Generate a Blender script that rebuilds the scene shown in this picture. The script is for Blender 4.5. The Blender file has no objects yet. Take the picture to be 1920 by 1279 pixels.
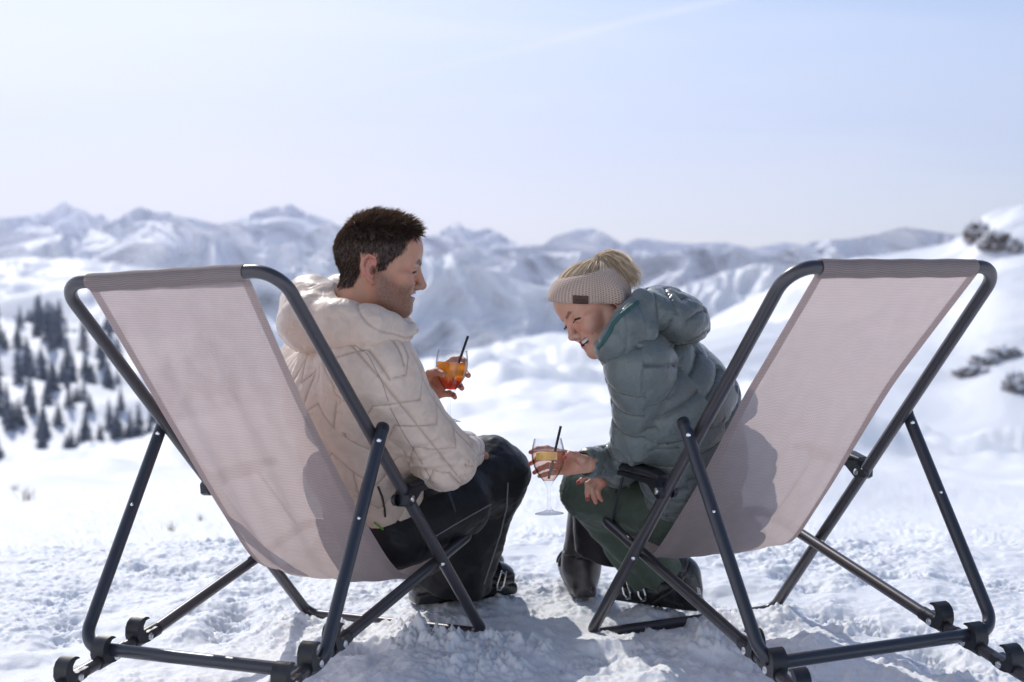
import bpy, bmesh, math, random
import numpy as np
from mathutils import Vector, Matrix

# ------------------------------------------------------------------ camera
F_PX, PITCH, ROLL = 2666.87, 0.06, -0.009
CAM = np.array([0.0, 0.0, 0.956])
_c, _s = math.cos(PITCH), math.sin(PITCH)
_r0 = np.array([1.0, 0, 0]); _f0 = np.array([0, _c, -_s]); _u0 = np.array([0, _s, _c])
RGT = _r0*math.cos(ROLL) + _u0*math.sin(ROLL)
UPV = _u0*math.cos(ROLL) - _r0*math.sin(ROLL)
def at(px, py, D):
    """world point seen at photo position (px, py), D metres in front of the lens"""
    return CAM + D*(_f0 + RGT*(px-960)/F_PX - UPV*(py-639.5)/F_PX)
def pxof(P):
    v = np.asarray(P)-CAM; d = v@_f0
    return 960+F_PX*(v@RGT)/d, 639.5-F_PX*(v@UPV)/d, d
scene = bpy.context.scene
COL = scene.collection
cam = bpy.data.cameras.new('camera'); camo = bpy.data.objects.new('camera', cam); COL.objects.link(camo)
M = Matrix.Identity(4)
for i, v in enumerate((RGT, UPV, -_f0)):
    for j in range(3): M[j][i] = v[j]
for j in range(3): M[j][3] = CAM[j]
camo.matrix_world = M
cam.sensor_width = 36; cam.lens = F_PX/1920*36
cam.clip_start = 0.05; cam.clip_end = 80000
cam.dof.use_dof = True; cam.dof.focus_distance = 3.25; cam.dof.aperture_fstop = 3.6
scene.camera = camo

# ------------------------------------------------------------------ light
SUN_AZ, SUN_EL = math.radians(-23), math.radians(41)      # azimuth from +Y towards +X
sd = Vector((math.sin(SUN_AZ)*math.cos(SUN_EL), math.cos(SUN_AZ)*math.cos(SUN_EL), math.sin(SUN_EL)))
sun = bpy.data.lights.new('sun', 'SUN'); sun.energy = 2.5; sun.angle = math.radians(0.53); sun.color = (1.0, .955, .89)
suno = bpy.data.objects.new('sun', sun); COL.objects.link(suno)
suno.rotation_euler = sd.to_track_quat('Z', 'Y').to_euler(); suno.location = (0, 0, 20)
world = bpy.data.worlds.new('World'); scene.world = world; world.use_nodes = True
wt = world.node_tree; wn = wt.nodes; wn.clear(); wl = wt.links
def N(nt, kind, **kw):
    n = nt.nodes.new(kind)
    for k, v in kw.items():
        if k.startswith('i_'): n.inputs[int(k[2:]) if k[2:].isdigit() else k[2:].replace('_', ' ')].default_value = v
        else: setattr(n, k, v)
    return n
sky = N(wt, 'ShaderNodeTexSky', sky_type='NISHITA', sun_disc=False)
sky.sun_elevation = SUN_EL; sky.sun_rotation = SUN_AZ; sky.altitude = 2300; sky.air_density = 1.0; sky.dust_density = 1.0; sky.ozone_density = 2.0
tc = N(wt, 'ShaderNodeTexCoord')
sep = N(wt, 'ShaderNodeSeparateXYZ'); wl.new(tc.outputs['Generated'], sep.inputs[0])
# thin cirrus veil over the whole dome, denser near the horizon and towards the sun side
mp = N(wt, 'ShaderNodeMapping'); mp.inputs['Scale'].default_value = (1.6, 1.0, 11.0); mp.inputs['Rotation'].default_value = (0.0, 0.10, 0.0)
wl.new(tc.outputs['Generated'], mp.inputs[0])
nz = N(wt, 'ShaderNodeTexNoise'); nz.inputs['Scale'].default_value = 1.7; nz.inputs['Detail'].default_value = 5; nz.inputs['Roughness'].default_value = .5; nz.inputs['Distortion'].default_value = .6
wl.new(mp.outputs[0], nz.inputs['Vector'])
def mth(nt, op, a, b=None, c=None, clamp=False):
    n = nt.nodes.new('ShaderNodeMath'); n.operation = op; n.use_clamp = clamp
    for i, v in enumerate((a, b, c)):
        if v is None: continue
        if isinstance(v, (int, float)): n.inputs[i].default_value = v
        else: nt.links.new(v, n.inputs[i])
    return n.outputs[0]
def mapr(nt, v, a, b, c, d, smooth=True):
    n = nt.nodes.new('ShaderNodeMapRange'); n.interpolation_type = 'SMOOTHSTEP' if smooth else 'LINEAR'
    nt.links.new(v, n.inputs[0])
    for i, x in enumerate((a, b, c, d)): n.inputs[i+1].default_value = x
    return n.outputs[0]
v1 = mapr(wt, nz.outputs['Fac'], .25, .75, -.12, .12)
hz = mapr(wt, sep.outputs['Z'], 0.0, .30, .90, .60)
xs = mapr(wt, sep.outputs['X'], -.35, .36, .12, -.42)
veil = mth(wt, 'ADD', mth(wt, 'ADD', v1, hz), xs); veil = mth(wt, 'ADD', veil, mapr(wt, sep.outputs['Z'], .30, .75, 0, -.55))
# contrail: a thin great-circle band
ca, cb = at(540, 195, 1)-CAM, at(1400, -8, 1)-CAM
cn = np.cross(ca, cb); cn /= np.linalg.norm(cn)
dt = N(wt, 'ShaderNodeVectorMath', operation='DOT_PRODUCT'); wl.new(tc.outputs['Generated'], dt.inputs[0]); dt.inputs[1].default_value = tuple(cn)
nw = N(wt, 'ShaderNodeTexNoise'); nw.inputs['Scale'].default_value = 9; nw.inputs['Detail'].default_value = 3; wl.new(tc.outputs['Generated'], nw.inputs['Vector'])
wob = mth(wt, 'MULTIPLY', mth(wt, 'SUBTRACT', nw.outputs['Fac'], .5), .006)
band = mapr(wt, mth(wt, 'ABSOLUTE', mth(wt, 'ADD', dt.outputs['Value'], wob)), 0, .0042, 1, 0)
band = mth(wt, 'MULTIPLY', band, mapr(wt, sep.outputs['X'], -.22, .12, 0, .26))
veil = mth(wt, 'ADD', veil, band, clamp=True)
skm = N(wt, 'ShaderNodeMix', data_type='RGBA'); wl.new(veil, skm.inputs[0]); wl.new(sky.outputs[0], skm.inputs[6])
hc = N(wt, 'ShaderNodeMix', data_type='RGBA'); wl.new(mapr(wt, sep.outputs['Z'], .0, .17, 0, 1), hc.inputs[0])
hc.inputs[6].default_value = (12.0, 11.1, 10.3, 1); hc.inputs[7].default_value = (8.4, 8.4, 8.8, 1)
wl.new(hc.outputs[2], skm.inputs[7])
bg = N(wt, 'ShaderNodeBackground'); bg.inputs[1].default_value = .1; wl.new(skm.outputs[2], bg.inputs[0])
wo = N(wt, 'ShaderNodeOutputWorld'); wl.new(bg.outputs[0], wo.inputs[0])
scene.view_settings.view_transform = 'Standard'; scene.view_settings.look = 'None'
scene.view_settings.exposure = 0.42; scene.view_settings.gamma = 1; scene.view_settings.use_curve_mapping = False
scene.cycles.max_bounces = 10; scene.cycles.transmission_bounces = 10; scene.cycles.transparent_max_bounces = 16; scene.cycles.volume_bounces = 0
scene.cycles.caustics_refractive = False; scene.cycles.caustics_reflective = False

# ------------------------------------------------------------------ helpers
_rng = np.random.RandomState(7)
_G = _rng.normal(size=(512, 3)).astype(np.float32); _G /= np.linalg.norm(_G, axis=1)[:, None]
_Pm = np.concatenate([_rng.permutation(512)]*3).astype(np.int32)
def pnoise(P):
    P = np.asarray(P, dtype=np.float32); I = np.floor(P).astype(np.int32); Fr = P-I; I = I & 511
    u = Fr*Fr*Fr*(Fr*(Fr*6-15)+10); out = 0
    for dx in (0, 1):
        wx = u[:, 0] if dx else 1-u[:, 0]
        for dy in (0, 1):
            wy = u[:, 1] if dy else 1-u[:, 1]
            for dz in (0, 1):
                wz = u[:, 2] if dz else 1-u[:, 2]
                h = _Pm[_Pm[_Pm[(I[:, 0]+dx) & 511]+((I[:, 1]+dy) & 511)]+((I[:, 2]+dz) & 511)]
                g = _G[h & 511]
                out = out + wx*wy*wz*(g[:, 0]*(Fr[:, 0]-dx)+g[:, 1]*(Fr[:, 1]-dy)+g[:, 2]*(Fr[:, 2]-dz))
    return out*1.6
def fbm(P, o=4, ridge=False, gain=.5):
    P = np.asarray(P, dtype=np.float32); a, f, t = 1.0, 1.0, 0
    for _ in range(o):
        n = pnoise(P*f+17.3*_)
        t = t + a*((1-2*np.abs(n)) if ridge else n); a *= gain; f *= 2.03
    return t
def p3(x, y, z=0.0):
    x = np.asarray(x, dtype=np.float32); return np.stack([x, np.broadcast_to(y, x.shape), np.broadcast_to(z, x.shape)], -1).reshape(-1, 3)
def mesh(name, V, Fc, mat=None, parent=None, smooth=True, cols=None, uvs=None):
    """one mesh object; V (n,3), Fc (m,k) array or list of faces"""
    me = bpy.data.meshes.new(name); V = np.asarray(V, dtype=np.float32)
    if isinstance(Fc, np.ndarray):
        k = Fc.shape[1]; n = len(Fc)
        me.vertices.add(len(V)); me.vertices.foreach_set('co', V.ravel())
        me.loops.add(n*k); me.loops.foreach_set('vertex_index', Fc.astype(np.int32).ravel())
        me.polygons.add(n); me.polygons.foreach_set('loop_start', np.arange(0, n*k, k, dtype=np.int32))
        me.polygons.foreach_set('loop_total', np.full(n, k, dtype=np.int32))
        me.update(calc_edges=True)
    else:
        me.from_pydata([tuple(map(float, v)) for v in V], [], [tuple(int(i) for i in f) for f in Fc])
    if cols is None and mat is not None and not isinstance(mat, (list, tuple)) and mat.node_tree and any(n.type == 'VERTEX_COLOR' for n in mat.node_tree.nodes): cols = np.ones((len(V), 3))
    if smooth: me.polygons.foreach_set('use_smooth', np.ones(len(me.polygons), dtype=bool))
    if cols is not None:
        a = me.color_attributes.new('tint', 'FLOAT_COLOR', 'POINT')
        c = np.ones((len(V), 4), dtype=np.float32); c[:, :3] = cols; a.data.foreach_set('color', c.ravel())
    if uvs is not None:
        ul = me.uv_layers.new(name='UVMap'); li = np.empty(len(me.loops), dtype=np.int32); me.loops.foreach_get('vertex_index', li)
        ul.data.foreach_set('uv', np.asarray(uvs, dtype=np.float32)[li].ravel())
    if mat is not None:
        for m in (mat if isinstance(mat, (list, tuple)) else [mat]): me.materials.append(m)
    o = bpy.data.objects.new(name, me); COL.objects.link(o)
    if parent is not None: o.parent = parent; o.matrix_parent_inverse = parent.matrix_world.inverted()
    return o
def empty(name, loc):
    o = bpy.data.objects.new(name, None); COL.objects.link(o); o.location = loc; o.empty_display_size = .1
    bpy.context.view_layer.update(); return o
def tag(o, label=None, cat=None, group=None, kind=None):
    for k, v in (('label', label), ('category', cat), ('group', group), ('kind', kind)):
        if v: o[k] = v
    return o
def grid_faces(nu, nv, closed_u=False):
    i, j = np.meshgrid(np.arange(nu if closed_u else nu-1), np.arange(nv-1), indexing='ij')
    a = (i*nv+j).ravel(); b = (((i+1) % nu)*nv+j).ravel()
    return np.stack([a, b, b+1, a+1], -1)
def round_path(pts, r, closed=False, n=8):
    pts = [np.asarray(p, float) for p in pts]; out = []
    L = len(pts); rr = r if isinstance(r, (list, tuple)) else [r]*L
    for i, p in enumerate(pts):
        if not closed and i in (0, L-1) or rr[i] <= 0: out.append(p); continue
        a, b = pts[i-1], pts[(i+1) % L]
        d1 = (a-p)/np.linalg.norm(a-p); d2 = (b-p)/np.linalg.norm(b-p)
        ang = math.acos(max(-1, min(1, d1@d2))); t = rr[i]/math.tan(ang/2)
        s, e = p+d1*t, p+d2*t
        bi = (d1+d2)/np.linalg.norm(d1+d2); cc = p+bi*rr[i]/math.sin(ang/2)
        v1, v2 = s-cc, e-cc; om = math.pi-ang
        for k in range(n+1):
            f = k/n; out.append(cc+(math.sin((1-f)*om)*v1+math.sin(f*om)*v2)/math.sin(om))
    return np.array(out)
def tube_vf(path, r, seg=16, closed=False, caps=True, flat=None):
    path = np.asarray(path, float); n = len(path)
    T = np.zeros_like(path)
    for i in range(n):
        a = path[i-1] if (closed or i > 0) else path[i]; b = path[(i+1) % n] if (closed or i < n-1) else path[i]
        T[i] = (b-a)/max(1e-9, np.linalg.norm(b-a))
    up = np.array([0, 0, 1.]) if abs(T[0][2]) < .9 else np.array([1., 0, 0])
    nrm = np.cross(T[0], up); nrm /= np.linalg.norm(nrm); V = []
    rs = r if hasattr(r, '__len__') else [r]*n
    for i in range(n):
        nrm = nrm-T[i]*(nrm@T[i]); nrm /= np.linalg.norm(nrm); bn = np.cross(T[i], nrm)
        for k in range(seg):
            a = 2*math.pi*k/seg; V.append(path[i]+rs[i]*(math.cos(a)*nrm+math.sin(a)*bn))
    Fc = []
    for i in range(n if closed else n-1):
        for k in range(seg):
            a, b = i*seg+k, i*seg+(k+1) % seg; c, d = ((i+1) % n)*seg+(k+1) % seg, ((i+1) % n)*seg+k
            Fc.append((a, b, c, d))
    if caps and not closed: Fc.append(tuple(range(seg-1, -1, -1))); Fc.append(tuple((n-1)*seg+k for k in range(seg)))
    return V, Fc
class MB:
    def __init__(s): s.V = []; s.F = []
    def add(s, V, Fc):
        o = len(s.V); s.V += [np.asarray(v, float) for v in V]; s.F += [tuple(i+o for i in f) for f in Fc]; return s
    def tube(s, path, r, **k): return s.add(*tube_vf(path, r, **k))
    def prism(s, poly, org, ex, ey, ez, h, bev=0.0015):
        """poly (2d) in plane ex,ey extruded +-h along ez, edges slightly bevelled"""
        org, ex, ey, ez = (np.asarray(q, float) for q in (org, ex, ey, ez)); P = np.array(poly, float); c = P.mean(0); n = len(P)
        sh = c+(P-c)*(1-bev/max(1e-6, np.abs(P-c).max())*1.0)
        rings = [(sh, -h), (P, -h+bev), (P, h-bev), (sh, h)]
        V = [org+ex*p[0]+ey*p[1]+ez*t for R, t in rings for p in R]
        Fc = [tuple(range(n-1, -1, -1)), tuple(3*n+k for k in range(n))]
        for q in range(3):
            for k in range(n): Fc.append((q*n+k, q*n+(k+1) % n, (q+1)*n+(k+1) % n, (q+1)*n+k))
        return s.add(V, Fc)
    def build(s, name, mat, parent=None, smooth=True, angle=40):
        o = mesh(name, np.array(s.V), s.F, mat, parent, smooth=False)
        if smooth:
            o.data.polygons.foreach_set('use_smooth', np.ones(len(o.data.polygons), dtype=bool))
            bm = bmesh.new(); bm.from_mesh(o.data); bmesh.ops.recalc_face_normals(bm, faces=bm.faces)
            for e in bm.edges:
                if len(e.link_faces) == 2 and e.calc_face_angle(0) > math.radians(angle): e.smooth = False
            bm.to_mesh(o.data); bm.free()
        return o
def lathe_vf(prof, org, ax=(0, 0, 1), seg=48):
    org = np.asarray(org, float); ax = np.asarray(ax, float); ax /= np.linalg.norm(ax)
    e1 = np.cross(ax, (0, 1, 0)) if abs(ax[1]) < .9 else np.cross(ax, (1, 0, 0)); e1 /= np.linalg.norm(e1); e2 = np.cross(ax, e1)
    V = []; Fc = []; n = len(prof)
    for (r, z) in prof:
        for k in range(seg):
            a = 2*math.pi*k/seg; V.append(org+ax*z+(e1*math.cos(a)+e2*math.sin(a))*max(r, 1e-5))
    for i in range(n-1):
        for k in range(seg): Fc.append((i*seg+k, i*seg+(k+1) % seg, (i+1)*seg+(k+1) % seg, (i+1)*seg+k))
    return V, Fc

# ------------------------------------------------------------------ materials
def new_mat(name):
    m = bpy.data.materials.new(name); m.use_nodes = True; nt = m.node_tree; b = nt.nodes['Principled BSDF']; return m, nt, b
def lk(nt, a, b): nt.links.new(a, b)
def simple(name, col, rough=.5, metal=0, spec=.5, coat=0, bump=None, vary=None, sheen=0):
    m, nt, b = new_mat(name); b.inputs['Base Color'].default_value = (*col, 1); b.inputs['Roughness'].default_value = rough
    b.inputs['Metallic'].default_value = metal; b.inputs['Specular IOR Level'].default_value = spec; b.inputs['Coat Weight'].default_value = coat
    if sheen: b.inputs['Sheen Weight'].default_value = sheen; b.inputs['Sheen Roughness'].default_value = .4
    t = N(nt, 'ShaderNodeTexCoord')
    if vary:
        sc, amt = vary; n = N(nt, 'ShaderNodeTexNoise'); n.inputs['Scale'].default_value = sc; n.inputs['Detail'].default_value = 4; lk(nt, t.outputs['Object'], n.inputs['Vector'])
        x = N(nt, 'ShaderNodeMix', data_type='RGBA'); lk(nt, mapr(nt, n.outputs['Fac'], .3, .7, 0, 1), x.inputs[0])
        x.inputs[6].default_value = (*[c*(1-amt) for c in col], 1); x.inputs[7].default_value = (*[min(1, c*(1+amt)) for c in col], 1); lk(nt, x.outputs[2], b.inputs['Base Color'])
        lk(nt, mapr(nt, n.outputs['Fac'], .3, .7, max(0, rough-.08), min(1, rough+.1)), b.inputs['Roughness'])
    if bump:
        sc, st, di = bump; n = N(nt, 'ShaderNodeTexNoise'); n.inputs['Scale'].default_value = sc; n.inputs['Detail'].default_value = 5; lk(nt, t.outputs['Object'], n.inputs['Vector'])
        bp = N(nt, 'ShaderNodeBump'); bp.inputs['Strength'].default_value = st; bp.inputs['Distance'].default_value = di; lk(nt, n.outputs['Fac'], bp.inputs['Height']); lk(nt, bp.outputs[0], b.inputs['Normal'])
    return m
M_TUBE = simple('slate_paint', (.030, .034, .048), .33, coat=.25, bump=(400, .12, .001))
# small chips and scuffs of bare metal on the tubes
_nt = M_TUBE.node_tree; _b = _nt.nodes['Principled BSDF']; _t = N(_nt, 'ShaderNodeTexCoord')
_v = N(_nt, 'ShaderNodeTexNoise'); _v.inputs['Scale'].default_value = 55; _v.inputs['Detail'].default_value = 6; _v.inputs['Roughness'].default_value = .75; lk(_nt, _t.outputs['Object'], _v.inputs['Vector'])
_x = N(_nt, 'ShaderNodeMix', data_type='RGBA'); lk(_nt, mapr(_nt, _v.outputs['Fac'], .73, .76, 0, 1), _x.inputs[0])
_x.inputs[6].default_value = (.030, .034, .048, 1); _x.inputs[7].default_value = (.42, .42, .45, 1); lk(_nt, _x.outputs[2], _b.inputs['Base Color'])
M_TUBE2 = simple('graphite_paint', (.085, .080, .088), .34, metal=.55, coat=.2, bump=(400, .12, .001))
M_PLASTIC = simple('black_plastic', (.018, .019, .024), .38, bump=(260, .15, .001), vary=(60, .3))
M_STEEL = simple('bright_steel', (.72, .72, .74), .22, metal=1)
M_RUBBER = simple('rubber', (.02, .02, .022), .7)

def snow_mat(name, near=False, rock=0.0, rock_scale=.02, thr=(.6, .66), base=(.86, .885, .93)):
    m, nt, b = new_mat(name); b.inputs['Base Color'].default_value = (*base, 1); b.inputs['Roughness'].default_value = .55; b.inputs['Specular IOR Level'].default_value = .25
    g = N(nt, 'ShaderNodeNewGeometry')
    if near:
        b.inputs['Subsurface Weight'].default_value = .4; b.inputs['Subsurface Radius'].default_value = (.012, .016, .024); b.inputs['Subsurface Scale'].default_value = .6
        n = N(nt, 'ShaderNodeTexNoise'); n.inputs['Scale'].default_value = 130; n.inputs['Detail'].default_value = 6; n.inputs['Roughness'].default_value = .7; lk(nt, g.outputs['Position'], n.inputs['Vector'])
        bp = N(nt, 'ShaderNodeBump'); bp.inputs['Strength'].default_value = .40; bp.inputs['Distance'].default_value = .005; lk(nt, n.outputs['Fac'], bp.inputs['Height']); lk(nt, bp.outputs[0], b.inputs['Normal'])
        v = N(nt, 'ShaderNodeTexVoronoi'); v.inputs['Scale'].default_value = 420; lk(nt, g.outputs['Position'], v.inputs['Vector'])
        sp = N(nt, 'ShaderNodeSeparateColor'); lk(nt, v.outputs['Color'], sp.inputs[0])
        lk(nt, mapr(nt, sp.outputs[0], .965, .985, .55, .12), b.inputs['Roughness'])
    if rock:
        mp = N(nt, 'ShaderNodeMapping'); mp.inputs['Scale'].default_value = (rock_scale, rock_scale, rock_scale*2.2); lk(nt, g.outputs['Position'], mp.inputs[0])
        n = N(nt, 'ShaderNodeTexNoise'); n.inputs['Scale'].default_value = 1; n.inputs['Detail'].default_value = 8; n.inputs['Roughness'].default_value = .66; lk(nt, mp.outputs[0], n.inputs['Vector'])
        sz = N(nt, 'ShaderNodeSeparateXYZ'); lk(nt, g.outputs['Normal'], sz.inputs[0])
        steep = mapr(nt, sz.outputs['Z'], .95, .55, 0, .22)
        f = mapr(nt, mth(nt, 'ADD', n.outputs['Fac'], steep), thr[0], thr[1], 0, rock)
        x = N(nt, 'ShaderNodeMix', data_type='RGBA'); lk(nt, f, x.inputs[0]); x.inputs[6].default_value = (*base, 1); x.inputs[7].default_value = (.16, .14, .135, 1); lk(nt, x.outputs[2], b.inputs['Base Color'])
    return m

# ------------------------------------------------------------------ snow ground near the chairs and the slope beyond it
def interp(x, pts): p = np.array(pts, float); return np.interp(x, p[:, 0], p[:, 1])
CREST = [(-1500, 900), (-400, 885), (0, 870), (100, 864), (200, 852), (300, 838), (400, 815), (500, 790), (600, 760), (700, 722), (800, 685), (880, 652), (960, 634), (1060, 628), (1150, 638), (1260, 662), (1360, 690), (1450, 725), (1560, 768), (1700, 818), (1920, 852), (3500, 875)]
_cx = np.arange(-1500, 3500, 5.0); _k = np.hanning(61); _k /= _k.sum(); _cy = np.convolve(np.pad(interp(_cx, CREST), 30, mode='edge'), _k, 'valid')
def base_py(px, Y):
    w = np.clip(np.log(np.maximum(Y, 4.6)/4.6)/math.log(160/4.6), 0, 1)
    return 1034+(np.interp(px, _cx, _cy)-1034)*w**.82
def near_z(x, Y):
    """height of the trodden snow (x, Y world metres)"""
    P = p3(x, Y); x = P[:, 0]; Y = P[:, 1]
    yy = np.maximum(Y, .3); px = 960+F_PX*x/yy
    z = np.where(Y > 4.6, .956-yy*(base_py(px, yy)-480)/F_PX, 0.0)
    # gentle bumps far out
    far = np.clip((Y-4.6)/12, 0, 1)
    z = z+far*(fbm(P*np.float32([.045, .03, 1]), 3)*1.5+fbm(P*np.float32([.15, .10, 1])+7, 4)*.95)*np.clip(Y/60, .05, 2.0)*np.clip((175-Y)/60, .3, 1)
    nr = 1-np.clip((Y-6)/22, 0, 1)
    z = z+nr*(fbm(P*2.2, 3)*.022+np.clip(fbm(P*7.5+3, 3, gain=.5), -.2, 1)*.015)
    tr = fbm(P*19+9, 4, gain=.62)
    z = z+nr*(np.abs(tr)*.0085*np.clip(1+1.6*fbm(P*1.6+5, 2), .15, 2.2))
    # crumbs and clods thrown up around feet and frame bars
    for (cx, cy, r, h) in MOUNDS:
        d = ((x-cx)**2+(Y-cy)**2)/(r*r); m = d < 6
        if m.any():
            q = P[m]*26+3.7; z[m] += h*np.exp(-d[m])*(.55+1.1*np.abs(fbm(q, 3, gain=.6)))
    return z
def gpt(px, py, z=0.0):
    d = at(px, py, 1)-CAM; t = (z-CAM[2])/d[2]; return CAM+d*t
MOUNDS = []
for (px, py, r, h) in [(640, 1190, .05, .02), (760, 1180, .05, .028), (800, 1215, .07, .035), (865, 1222, .05, .024), (930, 1225, .07, .03), (1000, 1215, .05, .022), (700, 1205, .06, .02),
                       (1330, 1180, .05, .03), (1290, 1160, .03, .014), (1180, 1150, .04, .01), (1140, 1215, .04, .01), (1370, 1150, .06, .02), (1020, 1190, .04, .012),
                       (575, 1165, .05, .018), (1470, 1160, .05, .014), (1270, 1230, .07, .014), (832, 1181, .045, -.040), (872, 1184, .045, -.040), (1165, 1180, .04, -.034), (1205, 1176, .045, -.040), (1255, 1168, .045, -.040), (1330, 1225, .06, .02), (880, 1262, .08, .022), (960, 1256, .06, .02)]:
    g = gpt(px, py); MOUNDS.append((g[0], g[1], r, h))
_fr = random.Random(4)
for k in range(26):      # boot prints: a heel and a sole pressed in, a little rim of crumbs around
    px, py = _fr.uniform(30, 1890), _fr.uniform(1062, 1265); g = gpt(px, py); a = _fr.uniform(0, 6.28); dx, dy = math.cos(a), math.sin(a)
    MOUNDS += [(g[0], g[1], .045, -.030), (g[0]+dx*.11, g[1]+dy*.11, .05, -.030), (g[0]+dx*.20, g[1]+dy*.20, .05, .014), (g[0]-dy*.09, g[1]+dx*.09, .04, .012)]
def build_ground():
    th = np.concatenate([np.linspace(-np.pi, -.40, 70)[:-1], np.linspace(-.40, .40, 820), np.linspace(.40, np.pi, 70)[1:-1]])
    rr = np.concatenate([np.linspace(.02, 2.6, 40)[:-1], np.linspace(2.6, 5.1, 440)[:-1], np.geomspace(5.1, 172, 210)])
    Y = np.cos(th)[:, None]*rr[None]; X = np.sin(th)[:, None]*rr[None]
    Yc = np.where(Y > .3, Y, .3); z = near_z(X.ravel(), Y.ravel()).reshape(X.shape)
    z[:, -1] -= 25; z[:, -2] -= 3
    V = np.stack([X, Y, z], -1).reshape(-1, 3); Fq = grid_faces(len(th), len(rr), closed_u=True)[:, ::-1]
    c = len(V); V = np.vstack([V, [[0, 0, 0]]])
    o = mesh('snow_ground', V, Fq, snow_mat('trodden_snow', near=True)); tag(o, kind='structure'); return o
build_ground()

def range_mesh(name, px0, px1, npx, Yf, Yc, Yb, crest, base, amp, nscale, mat, ny=160, depth_drop=.25, seed=0, crest_amp=0, power=1.0, warp=0, ydisp=0):
    """a mountain side: foot at distance Yf, crest at Yc following the traced skyline, back side falling to Yb"""
    px = np.linspace(px0, px1, npx); s = np.concatenate([np.linspace(0, 1, ny), 1+np.linspace(0, 1, 40)[1:]])
    A, S = np.meshgrid(px, s, indexing='ij')
    Yd = np.where(S <= 1, Yf+(Yc-Yf)*S, Yc+(Yb-Yc)*(S-1)); X = Yd*(A-960)/F_PX
    zc = .956-Yc*(interp(px, crest)-480)/F_PX; zb = .956-Yf*(interp(px, base)-480)/F_PX
    k_ = np.hanning(2*int(npx*.05)+3); k_ /= k_.sum(); zs_ = np.convolve(np.pad(zc, len(k_)//2, mode='edge'), k_, 'valid'); det = (zc-zs_)[:, None]
    zc = zs_[:, None]; zb = zb[:, None]; h = zc-zb
    up = np.clip(S, 0, 1)**power
    z = zb+h*up+det*np.clip(S, 0, 1)**(9 if not ydisp else 2.5)-np.clip(S-1, 0, 1)*(np.abs(h)+.12*Yc)*depth_drop*4
    Q = p3(X.ravel(), Yd.ravel(), seed*7.1)*np.float32([nscale, nscale, 1])
    if warp: Q = Q+np.stack([fbm(Q*.7+5, 2), fbm(Q*.7+31, 2), 0*Q[:, 0]], -1)*warp
    n = ((fbm(Q, 5, ridge=True, gain=.40)-.75)*.6+fbm(Q*.8+11, 4, gain=.42)*1.1).reshape(X.shape)
    env = np.clip(4*S*(1.02-S), 0, 1)**.7*(S <= 1)+(S > 1)*np.clip((S-1)*3, 0, 1)
    z = z+n*amp*env+n*crest_amp*np.exp(-((S-1)/.12)**2)
    if ydisp:      # cliffs and gullies: push the steep face in and out
        Q2 = p3(X.ravel(), z.ravel()*1.35, seed*3.3)*np.float32([nscale*1.5, nscale*1.5, 1]); Q2 = Q2+np.stack([fbm(Q2*.8+5, 2), fbm(Q2*.8+31, 2), 0*Q2[:, 0]], -1)*.7
        m_ = (fbm(Q2, 6, ridge=True, gain=.52)-1.0).reshape(X.shape); e2 = np.clip(6*S, 0, 1)*np.clip((1.6-S)*2, 0, 1)
        Yn = Yd-m_*ydisp*e2; X = X*Yn/Yd; z = .956+(z-.956)*Yn/Yd; Yd = Yn
    V = np.stack([X, Yd, z], -1).reshape(-1, 3)
    o = mesh(name, V, grid_faces(npx, len(s)), mat); tag(o, kind='structure')
    return o, (px, s, Yd, z)
M_S1 = snow_mat('far_snow', base=(.93, .95, .98), rock=.10, rock_scale=.006, thr=(.76, .86))
M_S2 = snow_mat('slope_snow', rock=.85, rock_scale=.03, thr=(.68, .73))
M_S3 = snow_mat('clean_snow')
range_mesh('mountain_range_horizon', -900, 2800, 500, 12900, 13300, 14500,
    [(-900, 452), (0, 455), (700, 458), (1150, 462), (1200, 450), (1250, 457), (1300, 461), (1360, 455), (1410, 463), (1470, 452), (1520, 459), (1570, 462), (1640, 450), (1750, 455), (2800, 450)], [(0, 500), (3000, 500)], 40, .0010, M_S1, ny=100, crest_amp=26, ydisp=260, seed=1)
range_mesh('mountain_range_peaks', -700, 1260, 760, 10290, 10500, 12500,
    [(-700, 430), (-200, 405), (0, 398), (20, 394), (60, 386), (95, 379), (112, 371), (128, 360), (140, 371), (165, 379), (180, 391), (195, 386), (210, 398), (225, 400), (245, 388), (268, 378), (290, 387), (320, 392), (345, 406), (380, 416), (420, 422), (450, 415), (480, 402), (500, 397), (520, 391), (532, 395), (548, 388), (565, 398), (585, 409), (640, 425), (700, 440), (790, 452), (820, 441), (845, 425), (862, 417), (872, 428), (895, 434), (915, 428), (935, 433), (960, 450), (990, 462), (1020, 458), (1040, 441), (1060, 434), (1085, 427), (1110, 424), (1130, 432), (1160, 452), (1190, 466), (1260, 480)],
    [(-700, 520), (3000, 520)], 60, .0011, M_S1, ny=170, crest_amp=24, ydisp=420, seed=2, warp=.3)
range_mesh('mountain_range_middle', -700, 2300, 900, 5850, 6200, 8000,
    [(-700, 480), (0, 466), (80, 452), (150, 440), (220, 416), (280, 412), (340, 420), (400, 437), (470, 452), (560, 450), (600, 425), (625, 418), (660, 440), (720, 460), (800, 470), (860, 462), (940, 470), (1000, 476), (1080, 470), (1160, 480), (1240, 482), (1330, 474), (1390, 479), (1450, 489), (1520, 470), (1600, 458), (1650, 444), (1690, 432), (1730, 438), (1770, 446), (1830, 452), (2300, 440)],
    [(-700, 620), (700, 600), (1200, 600), (2300, 560)], 70, .0016, M_S1, ny=200, crest_amp=12, ydisp=260, seed=3, warp=.5)
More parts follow.
